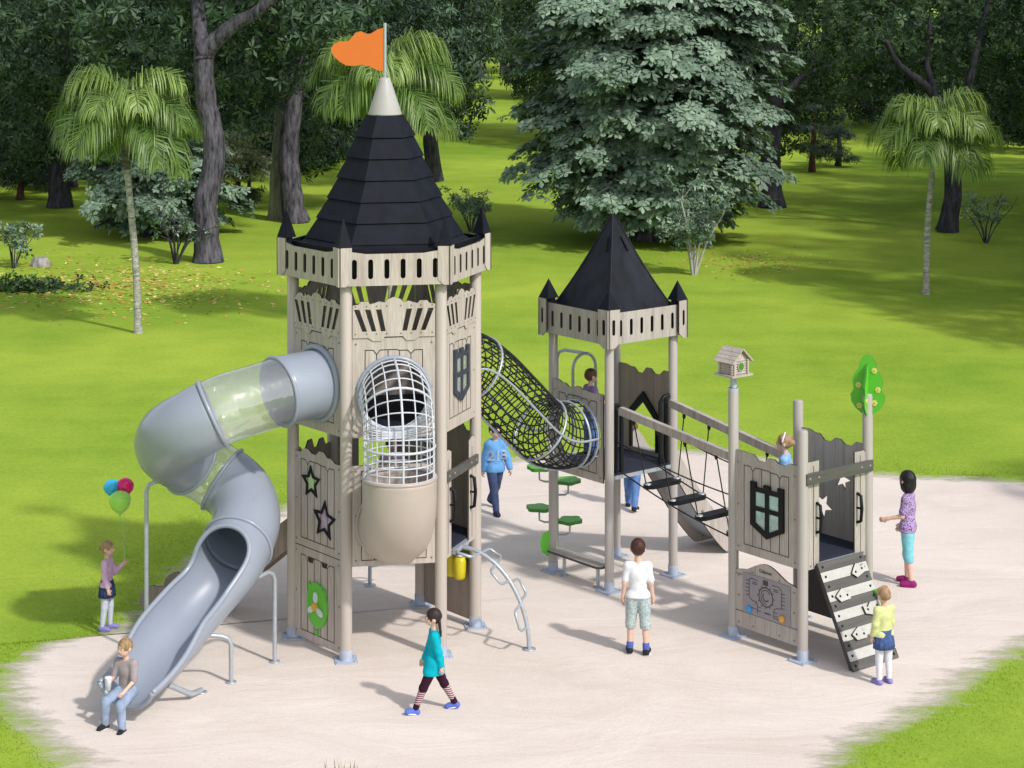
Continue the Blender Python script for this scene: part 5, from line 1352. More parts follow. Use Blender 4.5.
def unit(a): return a / np.maximum(1e-9, np.linalg.norm(a, axis=-1, keepdims=True))
def leaves_mesh(name, P, Nm, size, mat, rng, k=6, asp=.36, droop=.35, tint=None, jit=.5, single=False):
    """whorls of k leaflets round every point: each leaflet two folded triangles"""
    n = len(P); Nm = unit(Nm + rng.normal(0, jit, (n, 3)))
    ref = np.where(np.abs(Nm[:, 2:3]) < .9, [[0, 0, 1.]], [[1., 0, 0]])
    A = unit(np.cross(Nm, ref)); B = np.cross(Nm, A)
    th = rng.uniform(0, 2 * pi, (n, 1)) + (np.arange(k) * 2 * pi / k)[None] + rng.normal(0, .25, (n, k))
    L = size[:, None] * rng.uniform(.7, 1.15, (n, k))
    D = A[:, None] * np.cos(th)[..., None] + B[:, None] * np.sin(th)[..., None]
    S = -A[:, None] * np.sin(th)[..., None] + B[:, None] * np.cos(th)[..., None]
    N3 = Nm[:, None] + 0 * D
    dr = rng.uniform(.2, 1, (n, k))[..., None] * droop
    base = P[:, None] + D * (L * .08)[..., None]
    mid = P[:, None] + D * (L * .62)[..., None] - N3 * (L[..., None] * dr * .3)
    tip = P[:, None] + D * L[..., None] - N3 * (L[..., None] * dr)
    w = (L * asp * .5)[..., None]
    lft = mid + S * w - N3 * w * .35; rgt = mid - S * w - N3 * w * .35
    Vt = np.stack([base, lft, tip, rgt], 2).reshape(-1, 3)
    m = n * k; i = np.arange(m)[:, None] * 4
    F = np.concatenate([i + np.array([[0, 1, 2]]), i + np.array([[0, 2, 3]])], 0)
    if tint is None: tint = rng.uniform(0, 1, n)
    T = np.repeat(np.clip(tint[:, None] + rng.normal(0, .12, (n, k)), 0, 1).reshape(-1), 4)
    return tri_mesh(name, Vt, F, T, mat, 3)

def blob_points(blobs, dens, rng, lo=.70):
    P, Nn = [], []
    for bi, (c, r) in enumerate(blobs):
        c = np.array(c, float); r = np.array(r if np.ndim(r) else (r, r, r * .8), float)
        n = int(dens * 4 * pi * (np.prod(r) ** (2 / 3)))
        d = unit(rng.normal(0, 1, (n, 3)))
        # lumpy surface
        ph = rng.uniform(0, 6, 6)
        lump = 1 + .10 * np.sin(d[:, 0] * 5 + ph[0]) * np.sin(d[:, 1] * 6 + ph[1]) + .09 * np.sin(d[:, 2] * 8 + ph[2]) + .06 * np.sin(d[:, 0] * 11 + ph[3]) * np.sin(d[:, 2] * 12 + ph[4])
        f = rng.uniform(lo, 1.04, n) * lump
        p = c + d * r * f[:, None]
        keep = np.ones(n, bool)
        for bj, (c2, r2) in enumerate(blobs):
            if bj != bi:
                r2 = np.array(r2 if np.ndim(r2) else (r2, r2, r2 * .8), float)
                keep &= (((p - np.array(c2)) / r2) ** 2).sum(1) > .50
        keep &= p[:, 2] > .15
        P.append(p[keep]); Nn.append((d / r * r.mean())[keep])
    return np.concatenate(P), np.concatenate(Nn)

def limb(mb, pts, r0, r1, n=10, rng=None, wob=.0, flare=1.25):
    P = catmull(pts, 5); k = len(P)
    R = [(r0 + (r1 - r0) * (i / (k - 1)) ** .8) for i in range(k)]
    R[0] *= flare; R[1] *= 1 + (flare - 1) * .4
    if rng is not None and wob: P = [p + rng.normal(0, wob, 3) * (1 if 0 < i else 0) for i, p in enumerate(P)]
    mb.tube(P, R, n)

def W3(px, py, Y): v = at(px, py, Y); return np.array(v)
def tree(name, label, cat, base, limbs, blobs, mat, bark, rng, dens=5.0, size=.24, k=6, asp=.36, group=None, droop=.35, upb=.5, lo=.70, tintz=True):
    base = np.array(base, float)
    t = thing(name, label, cat, base, 0, group)
    mb = MB()
    for (pts, r0, r1) in limbs: limb(mb, [np.array(p, float) - base for p in pts], r0, r1, 12, rng, r0 * .05)
    mb.build('trunk', bark, t)
    P, Nn = blob_points([(np.array(c) - base, r) for c, r in blobs], dens, rng, lo)
    Nn = Nn + np.array([0, 0, upb])
    big = .5 + .5 * np.sin(P[:, 0] * 1.1 + 1) * np.sin(P[:, 1] * .9) * np.sin(P[:, 2] * 1.4 + 2)
    tint = .02 + .30 * big + .28 * (rng.random(len(P)) < .25) + rng.normal(0, .14, len(P))
    me = leaves_mesh('crown', P, Nn, size * rng.uniform(.75, 1.2, len(P)), mat, rng, k, asp, droop, tint)
    link('crown', me, t)
    return t
VR = np.random.default_rng(5)

# --- the big dark broadleaf trees on the left
Bp = lambda px, py, Y, r: (W3(px, py, Y), r)
b0 = W3(208, 262, 52.0)
tree('broadleaf_tree', 'large dark tree with a grey forked trunk behind the left palm', 'tree', (b0[0], b0[1], 0),
     [([(b0[0], 52, 0), W3(206, 205, 52), W3(215, 150, 52.1), W3(206, 95, 52.1), W3(203, 45, 52)], .335, .25),
      ([W3(204, 60, 52), W3(199, 20, 52.3), W3(196, -30, 52.8), W3(190, -80, 53)], .22, .14),
      ([W3(205, 50, 52), W3(232, 26, 51.7), W3(262, 8, 51.4), W3(305, -35, 51)], .24, .12)],
     [Bp(150, 40, 55, 1.9), Bp(120, 0, 54, 2.2), Bp(250, -10, 54.5, 2.3), Bp(255, 62, 56, 1.6), Bp(205, -50, 54, 3), Bp(320, 0, 55, 2.0), Bp(165, 92, 57, 1.2), Bp(245, 110, 57.5, 1.0)],
     'leafdark', 'bark', VR, 9, .31, 6, .27)
b0 = W3(296, 222, 60.2)
tree('broadleaf_tree', 'dark tree with a thick grey curved trunk behind the tall tower', 'tree', (b0[0], b0[1], 0),
     [([(b0[0], 60.2, 0), W3(291, 185, 60.2), W3(289, 140, 60.3), W3(295, 90, 60.2), W3(292, 30, 60)], .36, .24), ([W3(292, 70, 60), W3(320, 25, 60), W3(350, -20, 60)], .18, .1)],
     [Bp(330, 60, 62, 2.1), Bp(300, 10, 61, 2.4), Bp(380, 25, 61, 2.3), Bp(420, 55, 62, 1.8), Bp(350, -40, 61, 3), Bp(360, 105, 63, 1.3), Bp(310, 100, 64, 1.5), Bp(300, 150, 65, 1.1)],
     'leafdark', 'bark', VR, 9, .32, 6, .27)
b0 = W3(278, 222, 61)
tree('broadleaf_tree', 'slim pale trunked tree just left of the thick grey curved trunk', 'tree', (b0[0], b0[1], 0),
     [([(b0[0], 61, 0), W3(279, 160, 61), W3(283, 90, 61.2), W3(281, 20, 61.5)], .27, .18)],
     [Bp(268, 40, 63, 2.0), Bp(240, 90, 66, 1.8), Bp(285, -30, 63, 2.5)], 'leafdark', 'barkpale', VR, 9, .31, 6, .27)
b0 = W3(60, 205, 64)
tree('broadleaf_tree', 'large dark leafy tree filling the top left corner', 'tree', (b0[0], b0[1], 0),
     [([(b0[0], 64, 0), W3(58, 150, 64), W3(66, 90, 63), W3(60, 20, 62)], .35, .22)],
     [Bp(40, 30, 58, 2.2), Bp(90, 60, 60, 2.2), Bp(20, 95, 60, 2.0), Bp(80, 110, 62, 2.0), Bp(-20, 40, 58, 2.6), Bp(50, -40, 58, 3.2), Bp(15, 145, 64, 1.6), Bp(120, 120, 63, 1.5)], 'leafdark', 'barkdark', VR, 9, .31, 6, .27)
b0 = W3(440, 100, 78)
tree('broadleaf_tree', 'dark tree with low hanging sprays at the edge of the open lawn', 'tree', (b0[0], 72, 0),
     [([(b0[0], 72, 0), W3(430, 120, 72), W3(436, 60, 72), W3(440, 0, 72)], .3, .2)],
     [Bp(440, 30, 68, 2.1), Bp(455, 75, 70, 1.3), Bp(405, 80, 70, 1.6), Bp(470, 40, 72, 1.2), Bp(430, -30, 68, 3), Bp(478, 105, 70, .55), Bp(463, 125, 70, .6)], 'leafdark', 'barkdark', VR, 9, .31, 6, .27)

# --- silver tree: tiers of drooping leaf sprays
def spray_tree(name, label, base, trunks, cx, Y, rows, mat, bark, rng, nspray, size, slen, per=30, low=.45):
    """rows: crown outline as (z, half width) pairs; sprays stand on that outline and hang outward"""
    base = np.array(base, float); t = thing(name, label, 'tree', base, 0)
    mb = MB()
    for pts, r0, r1 in trunks: limb(mb, [np.array(p) - base for p in pts], r0, r1, 12, rng, r0 * .05)
    zs = np.array([r[0] for r in rows]); hw = np.array([r[1] for r in rows])
    Pl, Nl, Tl, Sl = [], [], [], []
    for q in range(nspray):
        z = rng.uniform(zs[0], zs[-1]); a = rng.uniform(0, 2 * pi); H = np.interp(z, zs, hw)
        rr = H * (rng.uniform(.55, 1.0) if rng.random() < .85 else rng.uniform(.2, .6))
        rr *= 1 + .14 * sin(3 * a + z * 1.3) + .07 * sin(7 * a - z * 2)
        d = np.array([cos(a), sin(a), 0]); s = np.array([-sin(a), cos(a), 0])
        tip = np.array([cx - base[0], Y - base[1], z]) + d * rr
        ln = slen * rng.uniform(.7, 1.3); tone = rng.normal(0, .14); sl = rng.uniform(.05, .5)
        n = int(per * rng.uniform(.7, 1.3))
        u = rng.uniform(0, 1, n) ** .7; wv = rng.normal(0, .36, n) * (1.15 - .65 * u) * ln
        p = tip[None] + d * ((u - 1) * ln)[:, None] + s * wv[:, None] + np.array([0, 0, 1.]) * (-(u ** 2) * ln * sl - .18 * np.abs(wv) + rng.normal(0, .04, n))[:, None]
        nn = np.array([0, 0, 1.]) * .9 + d * (.25 + .7 * u[:, None] * (sl + .3))
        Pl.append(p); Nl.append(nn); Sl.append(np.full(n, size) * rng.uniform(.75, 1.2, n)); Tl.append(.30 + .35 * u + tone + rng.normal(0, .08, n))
        if q % 3 == 0:
            c0 = np.array([cx - base[0], Y - base[1], z * .8 + .3]); mb.tube([V(c0 + (tip - c0) * f + np.array([0, 0, .25 * sin(pi * f)])) for f in (0, .35, .7, .97)], [.05, .035, .022, .01], 5)
    mb.build('trunk', bark, t)
    P = np.concatenate(Pl); keep = P[:, 2] > low
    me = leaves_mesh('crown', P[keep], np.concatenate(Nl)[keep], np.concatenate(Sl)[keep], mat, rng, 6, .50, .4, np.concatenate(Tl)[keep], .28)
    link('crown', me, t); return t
cy = 56.2; cxx = (648 - 512) * cy / F_
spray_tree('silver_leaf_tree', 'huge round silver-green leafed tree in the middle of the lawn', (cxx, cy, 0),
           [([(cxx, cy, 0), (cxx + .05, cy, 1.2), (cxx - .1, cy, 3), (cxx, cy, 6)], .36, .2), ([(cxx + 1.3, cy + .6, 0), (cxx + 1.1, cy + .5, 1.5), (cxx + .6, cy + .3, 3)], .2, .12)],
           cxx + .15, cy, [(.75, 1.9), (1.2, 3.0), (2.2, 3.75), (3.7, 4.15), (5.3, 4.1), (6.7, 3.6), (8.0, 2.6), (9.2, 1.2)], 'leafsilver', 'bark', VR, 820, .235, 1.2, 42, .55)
by_ = 57.0; bx_ = (158 - 512) * by_ / F_
spray_tree('silver_leaf_bush', 'wide dull silver-green bush behind the left palm trunk', (bx_, by_, 0), [([(bx_ - .3, by_, 0), (bx_ - .4, by_, .8), (bx_ - .6, by_, 2)], .16, .08), ([(bx_ + .5, by_, 0), (bx_ + .7, by_, 1), (bx_ + .9, by_, 2)], .14, .07)],
           bx_, by_, [(.5, 2.1), (1.0, 2.6), (1.8, 2.7), (2.6, 2.3), (3.3, 1.5), (3.9, .6)], 'leafbush', 'barkdark', VR, 230, .2, .95, 30, .3)

# --- dark trees on the right
b0 = W3(947, 232, 58.0)
tree('broadleaf_tree', 'dark tree with a blackish forked trunk behind the right palm', 'tree', (b0[0], b0[1], 0),
     [([(b0[0], 58, 0), W3(953, 190, 58), W3(950, 150, 58), W3(940, 100, 58)], .28, .2), ([W3(941, 105, 58), W3(925, 85, 57.8), W3(900, 66, 57.5), W3(885, 40, 57)], .16, .07), ([W3(945, 112, 58), W3(968, 85, 58), W3(978, 40, 58), W3(992, -10, 58)], .15, .08), ([W3(932, 90, 58), W3(927, 60, 58), W3(930, 20, 58)], .11, .06)],
     [Bp(935, 20, 60, 2.3), Bp(1000, 30, 59, 2.2), Bp(870, 25, 59, 2.1), Bp(895, 70, 62, 1.3), Bp(1020, 85, 61, 1.5), Bp(975, 70, 62, 1.2), Bp(950, -50, 60, 3.2), Bp(840, 70, 62, 1.3)], 'leafmid', 'barkdark', VR, 9, .20, 6, .4)
b0 = W3(772, 206, 64.0)
tree('broadleaf_tree', 'dark tree whose trunk stands just right of the silver tree', 'tree', (b0[0], b0[1], 0),
     [([(b0[0], 64, 0), W3(770, 160, 64), W3(775, 100, 64), W3(770, 30, 64)], .38, .24), ([W3(774, 110, 64), W3(800, 78, 64), W3(830, 66, 64)], .14, .07)],
     [Bp(790, 40, 66, 2.4), Bp(800, 95, 68, 1.6), Bp(830, 60, 66, 1.8), Bp(760, 80, 68, 2), Bp(800, -30, 66, 3.2), Bp(770, 130, 68, 1.3)], 'leafmid', 'barkdark', VR, 9, .21, 6, .4)
b0 = W3(1045, 190, 66)
tree('broadleaf_tree', 'dark tree at the right edge with leaves hanging over the lawn', 'tree', (b0[0], b0[1], 0),
     [([(b0[0], 66, 0), W3(1045, 140, 66), W3(1050, 60, 66)], .3, .2)], [Bp(1010, 60, 66, 2.4), Bp(1040, 110, 66, 1.7), Bp(1000, 110, 70, 1.5), Bp(1030, 0, 66, 3.2), Bp(960, 95, 70, 1.6)], 'leafdark', 'barkdark', VR, 8, .22)

# --- small conifers
def pine(label, px, py, h, r, tiers, red=True, flat=.35):
    Y = 15185 / (py + 30); x = (px - 512) * Y / F_
    pts = [(x, Y, 0), (x + .06, Y, h * .4), (x - .05, Y, h * .75), (x, Y, h * .95)]
    bl = []
    for q in range(tiers):
        f = q / max(1, tiers - 1); n = 5 if f < .8 else 2
        for j in range(n):
            a = VR.uniform(0, 2 * pi); rr = r * (1 - .75 * f) * .62
            bl.append(((x + rr * cos(a), Y + rr * sin(a), h * (.22 + .72 * f) + VR.normal(0, .06)), (r * .55 * (1.1 - .6 * f), r * .55 * (1.1 - .6 * f), r * flat * .5)))
    return tree('conifer', label, 'conifer', (x, Y, 0), [(pts, .12, .04)], bl, 'needle', 'barkred' if red else 'barkdark', VR, 48, .17, 9, .14, None, .2, 1.0, .3)
pine('small dark pine with layered flat foliage beyond the silver tree', 812, 172, 4.2, 1.5, 5)
pine('low clipped pine with a twisted stem right of the layered pine', 838, 166, 2.0, 1.0, 3, False)
pine('small dark conifer at the right edge of the lawn', 1030, 152, 3.2, 1.7, 4)
pine('small dark conifer in the shade at the left edge', 20, 200, 2.6, 1.2, 4)
pine('second dark conifer in the left shade, beside the silver bush', 60, 192, 2.4, 1.3, 4)
pine('dark young conifer between the two grey trunks on the left', 236, 208, 1.9, .8, 3)
Y = 62.5; x = (246 - 512) * Y / F_
tree('cream_leaf_tree', 'small tree with cream coloured leaves left of the grey trunks', 'tree', (x, Y, 0), [([(x, Y, 0), (x + .1, Y, .8), (x, Y, 1.8)], .09, .04)],
     [((x - .5, Y, 1.9), (.8, .8, .35)), ((x + .5, Y + .1, 1.6), (.8, .7, .3)), ((x, Y, 2.4), (.7, .7, .3)), ((x + .1, Y, 1.2), (.9, .8, .25))], 'leafcream', 'barkdark', VR, 16, .2)

# --- palms
def palm(label, px, py, crown, trunk_px, spread, seed, hidden=False):
    rng = np.random.default_rng(seed); Y = 15185 / (py + 30); x = (px - 512) * Y / F_
    t = thing('palm_tree', label, 'palm tree', (x, Y, 0), 0)
    b = np.array([x, Y, 0])
    pts = [np.array((0, 0, 0))] + [W3(a, c, Y) - b for a, c in trunk_px]
    P = catmull(pts, 8); k = len(P); cut = int(k * .68)
    mb = MB(); mb.tube(P[:cut + 1], [.078 * (1.35 if i == 0 else 1) * (1 - .25 * i / k) for i in range(cut + 1)], 12); mb.build('trunk', 'barkpalm', t)
    mb = MB(); mb.tube(P[cut:], [.062 + .04 * sin(pi * min(1, (i + 1) / (k - cut))) * .8 for i in range(k - cut)], 12); mb.build('crownshaft', 'shaft', t)
    top = np.array(P[-1]); nf = 21
    Vv, Ff, Tt = [], [], []; off = 0; ribs = MB()
    for q in range(nf):
        a = 2 * pi * q / nf * 2.4 + rng.uniform(-.2, .2); el = rad(88 - 92 * ((q * .618) % 1.0) + rng.uniform(-5, 5)); Lf = spread * rng.uniform(.88, 1.1)
        d = np.array([cos(a), sin(a), 0]); s = np.array([-sin(a), cos(a), 0]); n = 26
        pos = top.copy(); e = el; R_ = []
        for i in range(n):
            R_.append((pos.copy(), e)); st = Lf / n
            pos = pos + d * cos(e) * st + np.array([0, 0, sin(e)]) * st
            e -= (rad(105) + el * .75) / n * (.35 + 1.3 * i / n)
        ribs.tube([V(r[0]) for r in R_], [.022 * (1 - .8 * i / n) + .003 for i in range(n)], 5, 0)
        for i in range(2, n):
            f = i / n; p, e = R_[i]; tan = d * cos(e) + np.array([0, 0, sin(e)]); up = -d * sin(e) + np.array([0, 0, cos(e)])
            ll = .80 * sin(pi * min(1, .12 + f * .93)) ** .7 + .12
            for sg in (-1, 1):
                for jj in range(3):
                    pp = p + tan * (jj / 3 - .33) * Lf / n
                    l = ll * rng.uniform(.8, 1.1); out = s * sg
                    dirv = unit(out * .70 + tan * rng.uniform(.55, .95) + up * rng.uniform(-.05, .40)); w = tan * .5 + up * .0; w = unit(w - dirv * (w @ dirv)) * .0115
                    m1 = pp + dirv * l * .5; dn = np.array([0, 0, -1.]); m2 = m1 + unit(dirv * .5 + dn * .9) * l * .40; tp = m2 + unit(dirv * .2 + dn) * l * .30
                    Vv += [pp - w * .6, pp + w * .6, m1 - w, m1 + w, m2 - w * .8, m2 + w * .8, tp, tp + w * .1]
                    o = off; Ff += [(o, o + 1, o + 3, o + 2), (o + 2, o + 3, o + 5, o + 4), (o + 4, o + 5, o + 7, o + 6)]; off += 8
                    tn = .12 + .5 * f * rng.random() + rng.normal(0, .14) + (.3 if el > .9 else 0); Tt += [tn - .1] * 4 + [tn + .12] * 4
    ribs.build('frond_rib', 'palm', t)
    link('fronds', tri_mesh('fronds', np.array(Vv), np.array(Ff), np.array(Tt), 'palm', 4), t)
    return t
palm('slender palm with a pale ringed trunk on the left lawn', 138, 333, None, [(136, 270), (131, 210), (126, 158), (125, 122)], 1.95, 3)
palm('slender palm with a pale ringed trunk on the right lawn', 926, 294, None, [(927, 240), (931, 185), (935, 150), (936, 136)], 1.75, 4)
palm('slender palm behind the orange flag and black roof of the tall tower', 392, 335, None, [(391, 270), (388, 190), (386, 130), (385, 86)], 2.0, 9)

# --- shrubs
def shrub(name, label, px, py, h, r, nst, mat, bark, size, nl, rng, sr=.018, k=5, cat='shrub'):
    Y = 15185 / (py + 30); x = (px - 512) * Y / F_; t = thing(name, label, cat, (x, Y, 0), 0)
    mb = MB(); P, Nn = [], []
    for q in range(nst):
        a = 2 * pi * q / nst + rng.uniform(-.4, .4); rr = r * rng.uniform(.3, 1); hh = h * rng.uniform(.7, 1)
        pts = [(0.04 * cos(a), .04 * sin(a), 0), (rr * .35 * cos(a), rr * .35 * sin(a), hh * .4), (rr * .8 * cos(a + .2), rr * .8 * sin(a + .2), hh * .75), (rr * cos(a), rr * sin(a), hh)]
        C_ = catmull(pts, 6); mb.tube(C_, [sr * (1 - .8 * i / len(C_)) for i in range(len(C_))], 6)
        for j in range(3):
            i0 = rng.integers(6, len(C_) - 3); e = C_[i0] + np.array([rng.normal(0, r * .25), rng.normal(0, r * .25), h * rng.uniform(.08, .25)]); mb.tube([C_[i0], (C_[i0] + e) / 2 + [0, 0, .02], e], [sr * .5, sr * .35, sr * .15], 5)
            for _ in range(nl):
                f = rng.uniform(.2, 1.1); P.append(C_[i0] + (e - C_[i0]) * f + rng.normal(0, r * .10, 3)); Nn.append(np.array([rng.normal(0, .4), rng.normal(0, .4), 1]))
    mb.build('stem', bark, t)
    P = np.array(P); P[:, 2] = np.maximum(P[:, 2], .08)
    link('foliage', leaves_mesh('foliage', P, np.array(Nn), np.full(len(P), size) * rng.uniform(.7, 1.2, len(P)), mat, rng, k, .42, .3, None, .5), t)
    return t
shrub('shrub', 'airy silver-green shrub by the left edge beside the rock', 14, 268, 1.35, .8, 7, 'leafbush', 'bark', .13, 7, VR)
shrub('shrub', 'bare branched shrub at the foot of the grey forked trunk', 176, 264, 1.6, .95, 9, 'leafbush', 'barkdark', .13, 4, VR, .03)
shrub('shrub', 'airy silver-green shrub behind the right corner of the tall black roof', 471, 232, 1.25, .75, 9, 'leafsilver', 'bark', .14, 9, VR)
shrub('shrub', 'thin leaved shrub right of the blackish forked trunk', 986, 243, 1.45, .9, 9, 'leafbush', 'bark', .11, 6, VR)
shrub('young_tree', 'young tree with whitish forked stems in front of the silver tree', 694, 275, 2.35, 1.0, 6, 'leafbush', 'barkwhite', .12, 34, VR, .035, 5, 'young tree')
Y = 15185 / (290 + 30); x = (18 - 512) * Y / F_
P = np.stack([VR.normal(0, .75, 420), VR.normal(0, .35, 420), np.abs(VR.normal(.08, .08, 420)) + .02], 1)
t = thing('ground_cover_plant', 'low brownish plant patch at the left edge below the rock', 'plant', (x, Y, 0)); link('foliage', leaves_mesh('foliage', P, np.tile([0, 0, 1.], (420, 1)), np.full(420, .13), 'leafmid', VR, 5, .5, .3, VR.uniform(0, .6, 420)), t)
# rock
Y = 15185 / (266 + 30); x = (40 - 512) * Y / F_
mb = MB(); n, m = 12, 7; vs = []
for i in range(m):
    for j in range(n):
        a = 2 * pi * j / n; f = i / (m - 1); r = .34 * sin(pi * (.08 + .5 * f) if f < 1 else pi / 2) if False else .20 * (1 - .35 * f ** 3) * (1 + .14 * sin(3 * a + 2) + .1 * sin(5 * a + 4 * f))
        vs.append((r * 1.15 * cos(a), r * .9 * sin(a), .24 * f * (1 + .1 * sin(2 * a))))
mb.add(vs, [(i * n + j, i * n + (j + 1) % n, (i + 1) * n + (j + 1) % n, (i + 1) * n + j) for i in range(m - 1) for j in range(n)] + [[(m - 1) * n + j for j in range(n)]])
rk = mb.build('rock', 'rock'); rk.location = (x, Y, -.02); tag(rk, 'small squarish grey rock on the left lawn', 'rock')

# --- generic trees further back and beyond the frame (shared crowns)
def generic(seed, mat, bark, low):
    rng = np.random.default_rng(seed); bl = []
    for q in range(9):
        a = rng.uniform(0, 2 * pi); z = rng.uniform(low + 1.6, 8.2); rr = rng.uniform(.8, 2.4) * (1 if z < 6.5 else .5)
        bl.append(((rr * cos(a), rr * sin(a), z), rng.uniform(1.5, 2.2)))
    bl.append(((0, 0, 5.5), 2.6)); bl.append(((0, 0, 8.4), 1.7))
    P, Nn = blob_points(bl, 5.0, rng); big = .5 + .5 * np.sin(P[:, 0] * 1.1) * np.sin(P[:, 2] * 1.2 + seed)
    me = leaves_mesh('crown', P, Nn + np.array([0, 0, .5]), .30 * rng.uniform(.75, 1.2, len(P)), mat, rng, 5, .42, .35, .1 + .45 * big + rng.normal(0, .16, len(P)))
    mb = MB(); limb(mb, [(0, 0, 0), (.1, .05, 2), (-.1, 0, 4.5), (0, .1, 7.5)], .32, .12, 10, rng, .02)
    for q in range(4):
        a = q * 1.7; limb(mb, [(0, 0, 3 + q * .6), (cos(a) * .8, sin(a) * .8, 4 + q * .6), (cos(a) * 1.8, sin(a) * 1.8, 5 + q * .6)], .12, .05, 8)
    tk = mb.build('trunk', bark); d = tk.data; bpy.data.objects.remove(tk)
    return d, me
GEN = [generic(21, 'leafdark', 'barkdark', 1.2), generic(22, 'leafmid', 'barkdark', .9), generic(23, 'leafdark', 'barkdark', .3), generic(24, 'leafhaze', 'bark', .6)]
def gtree(v, X, Y, s, label, group=None, rz=0.0):
    t = thing('broadleaf_tree', label, 'tree', (X, Y, 0), rz, group); t.scale = (s, s, s)
    link('trunk', GEN[v][0], t); link('crown', GEN[v][1], t); return t
far = 'far trees closing the back of the lawn'
for i, (px, Y, v, s) in enumerate([(-60, 70, 2, 1.0), (20, 78, 0, 1.05), (95, 76, 2, 1.0), (170, 80, 0, 1.1), (235, 84, 2, 1.1), (300, 86, 1, 1.1), (360, 92, 2, 1.1), (415, 98, 0, 1.15),
                                   (60, 104, 2, 1.3), (200, 110, 0, 1.3), (320, 118, 2, 1.4), (560, 92, 1, 1.0), (620, 86, 0, 1.1), (690, 84, 2, 1.1), (745, 88, 1, 1.15), (905, 98, 1, 1.1),
                                   (965, 92, 0, 1.15), (1050, 84, 2, 1.1), (1110, 74, 0, 1.1), (600, 116, 2, 1.4), (700, 118, 0, 1.4), (790, 112, 2, 1.3), (860, 122, 1, 1.3), (1000, 120, 2, 1.4),
                                   (440, 128, 1, 1.3), (545, 120, 1, 1.1), (-30, 66, 2, .8), (70, 70, 2, .72), (130, 72, 2, .7), (190, 74, 2, .78), (262, 76, 2, .8), (330, 80, 2, .85), (10, 88, 2, 1.2), (120, 92, 2, 1.2), (-150, 74, 0, 1.1), (-250, 80, 2, 1.2), (-330, 88, 1, 1.3), (-460, 92, 0, 1.3), (-600, 96, 2, 1.4), (1230, 84, 2, 1.2), (1340, 92, 1, 1.3)]):
    gtree(v, (px - 512) * Y / F_, Y, s * (.95 + .1 * ((i * 7) % 5) / 4), 'dark leafy tree in the tree line closing the back of the lawn', far, i * 1.3)
for i, (px, Y, s) in enumerate([(478, 140, 1.25), (505, 146, 1.1), (530, 150, 1.3)]):
    gtree(3, (px - 512) * Y / F_, Y, s, 'pale hazy tree seen through the gap beyond the open lawn', 'pale trees in the gap', i * 2.1)
for i, (px, Y) in enumerate([(20, 165), (110, 172), (200, 160), (290, 170), (370, 165), (450, 176), (520, 180), (590, 168), (670, 175), (750, 165), (830, 172), (910, 165), (990, 174), (1060, 166)]):
    gtree(2 if i % 2 else 0, (px - 512) * Y / F_, Y, 1.9, 'dark leafy tree in the tree line closing the back of the lawn', far, i * .9)
for X, Y, s, v in ((15.4, 40, 1.05, 0), (18.6, 43.5, 1.5, 1), (20.2, 49.5, 1.6, 2), (21.8, 56, 1.6, 0), (24.5, 63, 1.6, 1), (23.5, 45, 1.6, 0), (26.5, 53, 1.6, 2), (12.4, 25.2, .62, 1), (17.2, 47, 1.0, 2), (28, 60, 1.7, 1)):
    gtree(v, X, Y, s, 'leafy tree just past the right edge whose shade falls on the lawn', 'trees past the right edge', X)

# --- dark understorey shrubs under the tree line
def mound(seed):
    rng = np.random.default_rng(seed); bl = [((0, 0, 1.0), (1.7, 1.6, 1.1)), ((1.2, .2, .9), (1.2, 1.2, .9)), ((-1.2, -.1, .8), (1.3, 1.1, .9)), ((.2, 0, 1.9), (1.1, 1.0, .9)), ((-.7, .2, 2.3), (.7, .7, .7))]
    P, Nn = blob_points(bl, 13.0, rng); big = .5 + .5 * np.sin(P[:, 0] * 1.7) * np.sin(P[:, 2] * 2.2 + seed)
    me = leaves_mesh('foliage', P, Nn + np.array([0, 0, .4]), .22 * rng.uniform(.75, 1.2, len(P)), 'leafdark', rng, 6, .32, .35, .05 + .3 * big + .25 * (rng.random(len(P)) < .2) + rng.normal(0, .1, len(P)))
    mb = MB()
    for q in range(5): a = q * 1.3; mb.tube([(0, 0, 0), (.4 * cos(a), .4 * sin(a), .6), (.9 * cos(a), .9 * sin(a), 1.3)], [.06, .04, .02], 6)
    tk = mb.build('stem', 'barkdark'); d = tk.data; bpy.data.objects.remove(tk); return d, me
MD = [mound(31), mound(32)]
for i, (px, py, s) in enumerate([(-10, 178, 1.0), (35, 172, 1.1), (85, 170, 1.1), (120, 178, .9), (225, 176, 1.0), (262, 172, 1.0), (190, 168, 1.1), (318, 168, 1.0), (345, 160, 1.1), (15, 158, 1.4), (65, 156, 1.4), (110, 154, 1.4), (160, 152, 1.4), (205, 150, 1.5), (250, 150, 1.5), (300, 146, 1.5), (345, 142, 1.5), (390, 132, 1.4), (430, 126, 1.3),
                                 (740, 138, 1.2), (775, 132, 1.3), (875, 126, 1.3), (915, 122, 1.4), (960, 124, 1.4), (1005, 126, 1.3), (1045, 130, 1.3), (830, 112, 1.5), (790, 108, 1.5), (870, 104, 1.6), (920, 100, 1.6), (970, 102, 1.6), (1020, 104, 1.6), (545, 98, 1.3), (575, 104, 1.3)]):
    Y = 15185 / (py + 30); t = thing('shrub', 'dark leafy shrub in the understorey beneath the tree line', 'shrub', ((px - 512) * Y / F_, Y, 0), i * 1.1, 'dark shrubs under the tree line'); t.scale = (s, s, s)
    link('stem', MD[i % 2][0], t); link('foliage', MD[i % 2][1], t)

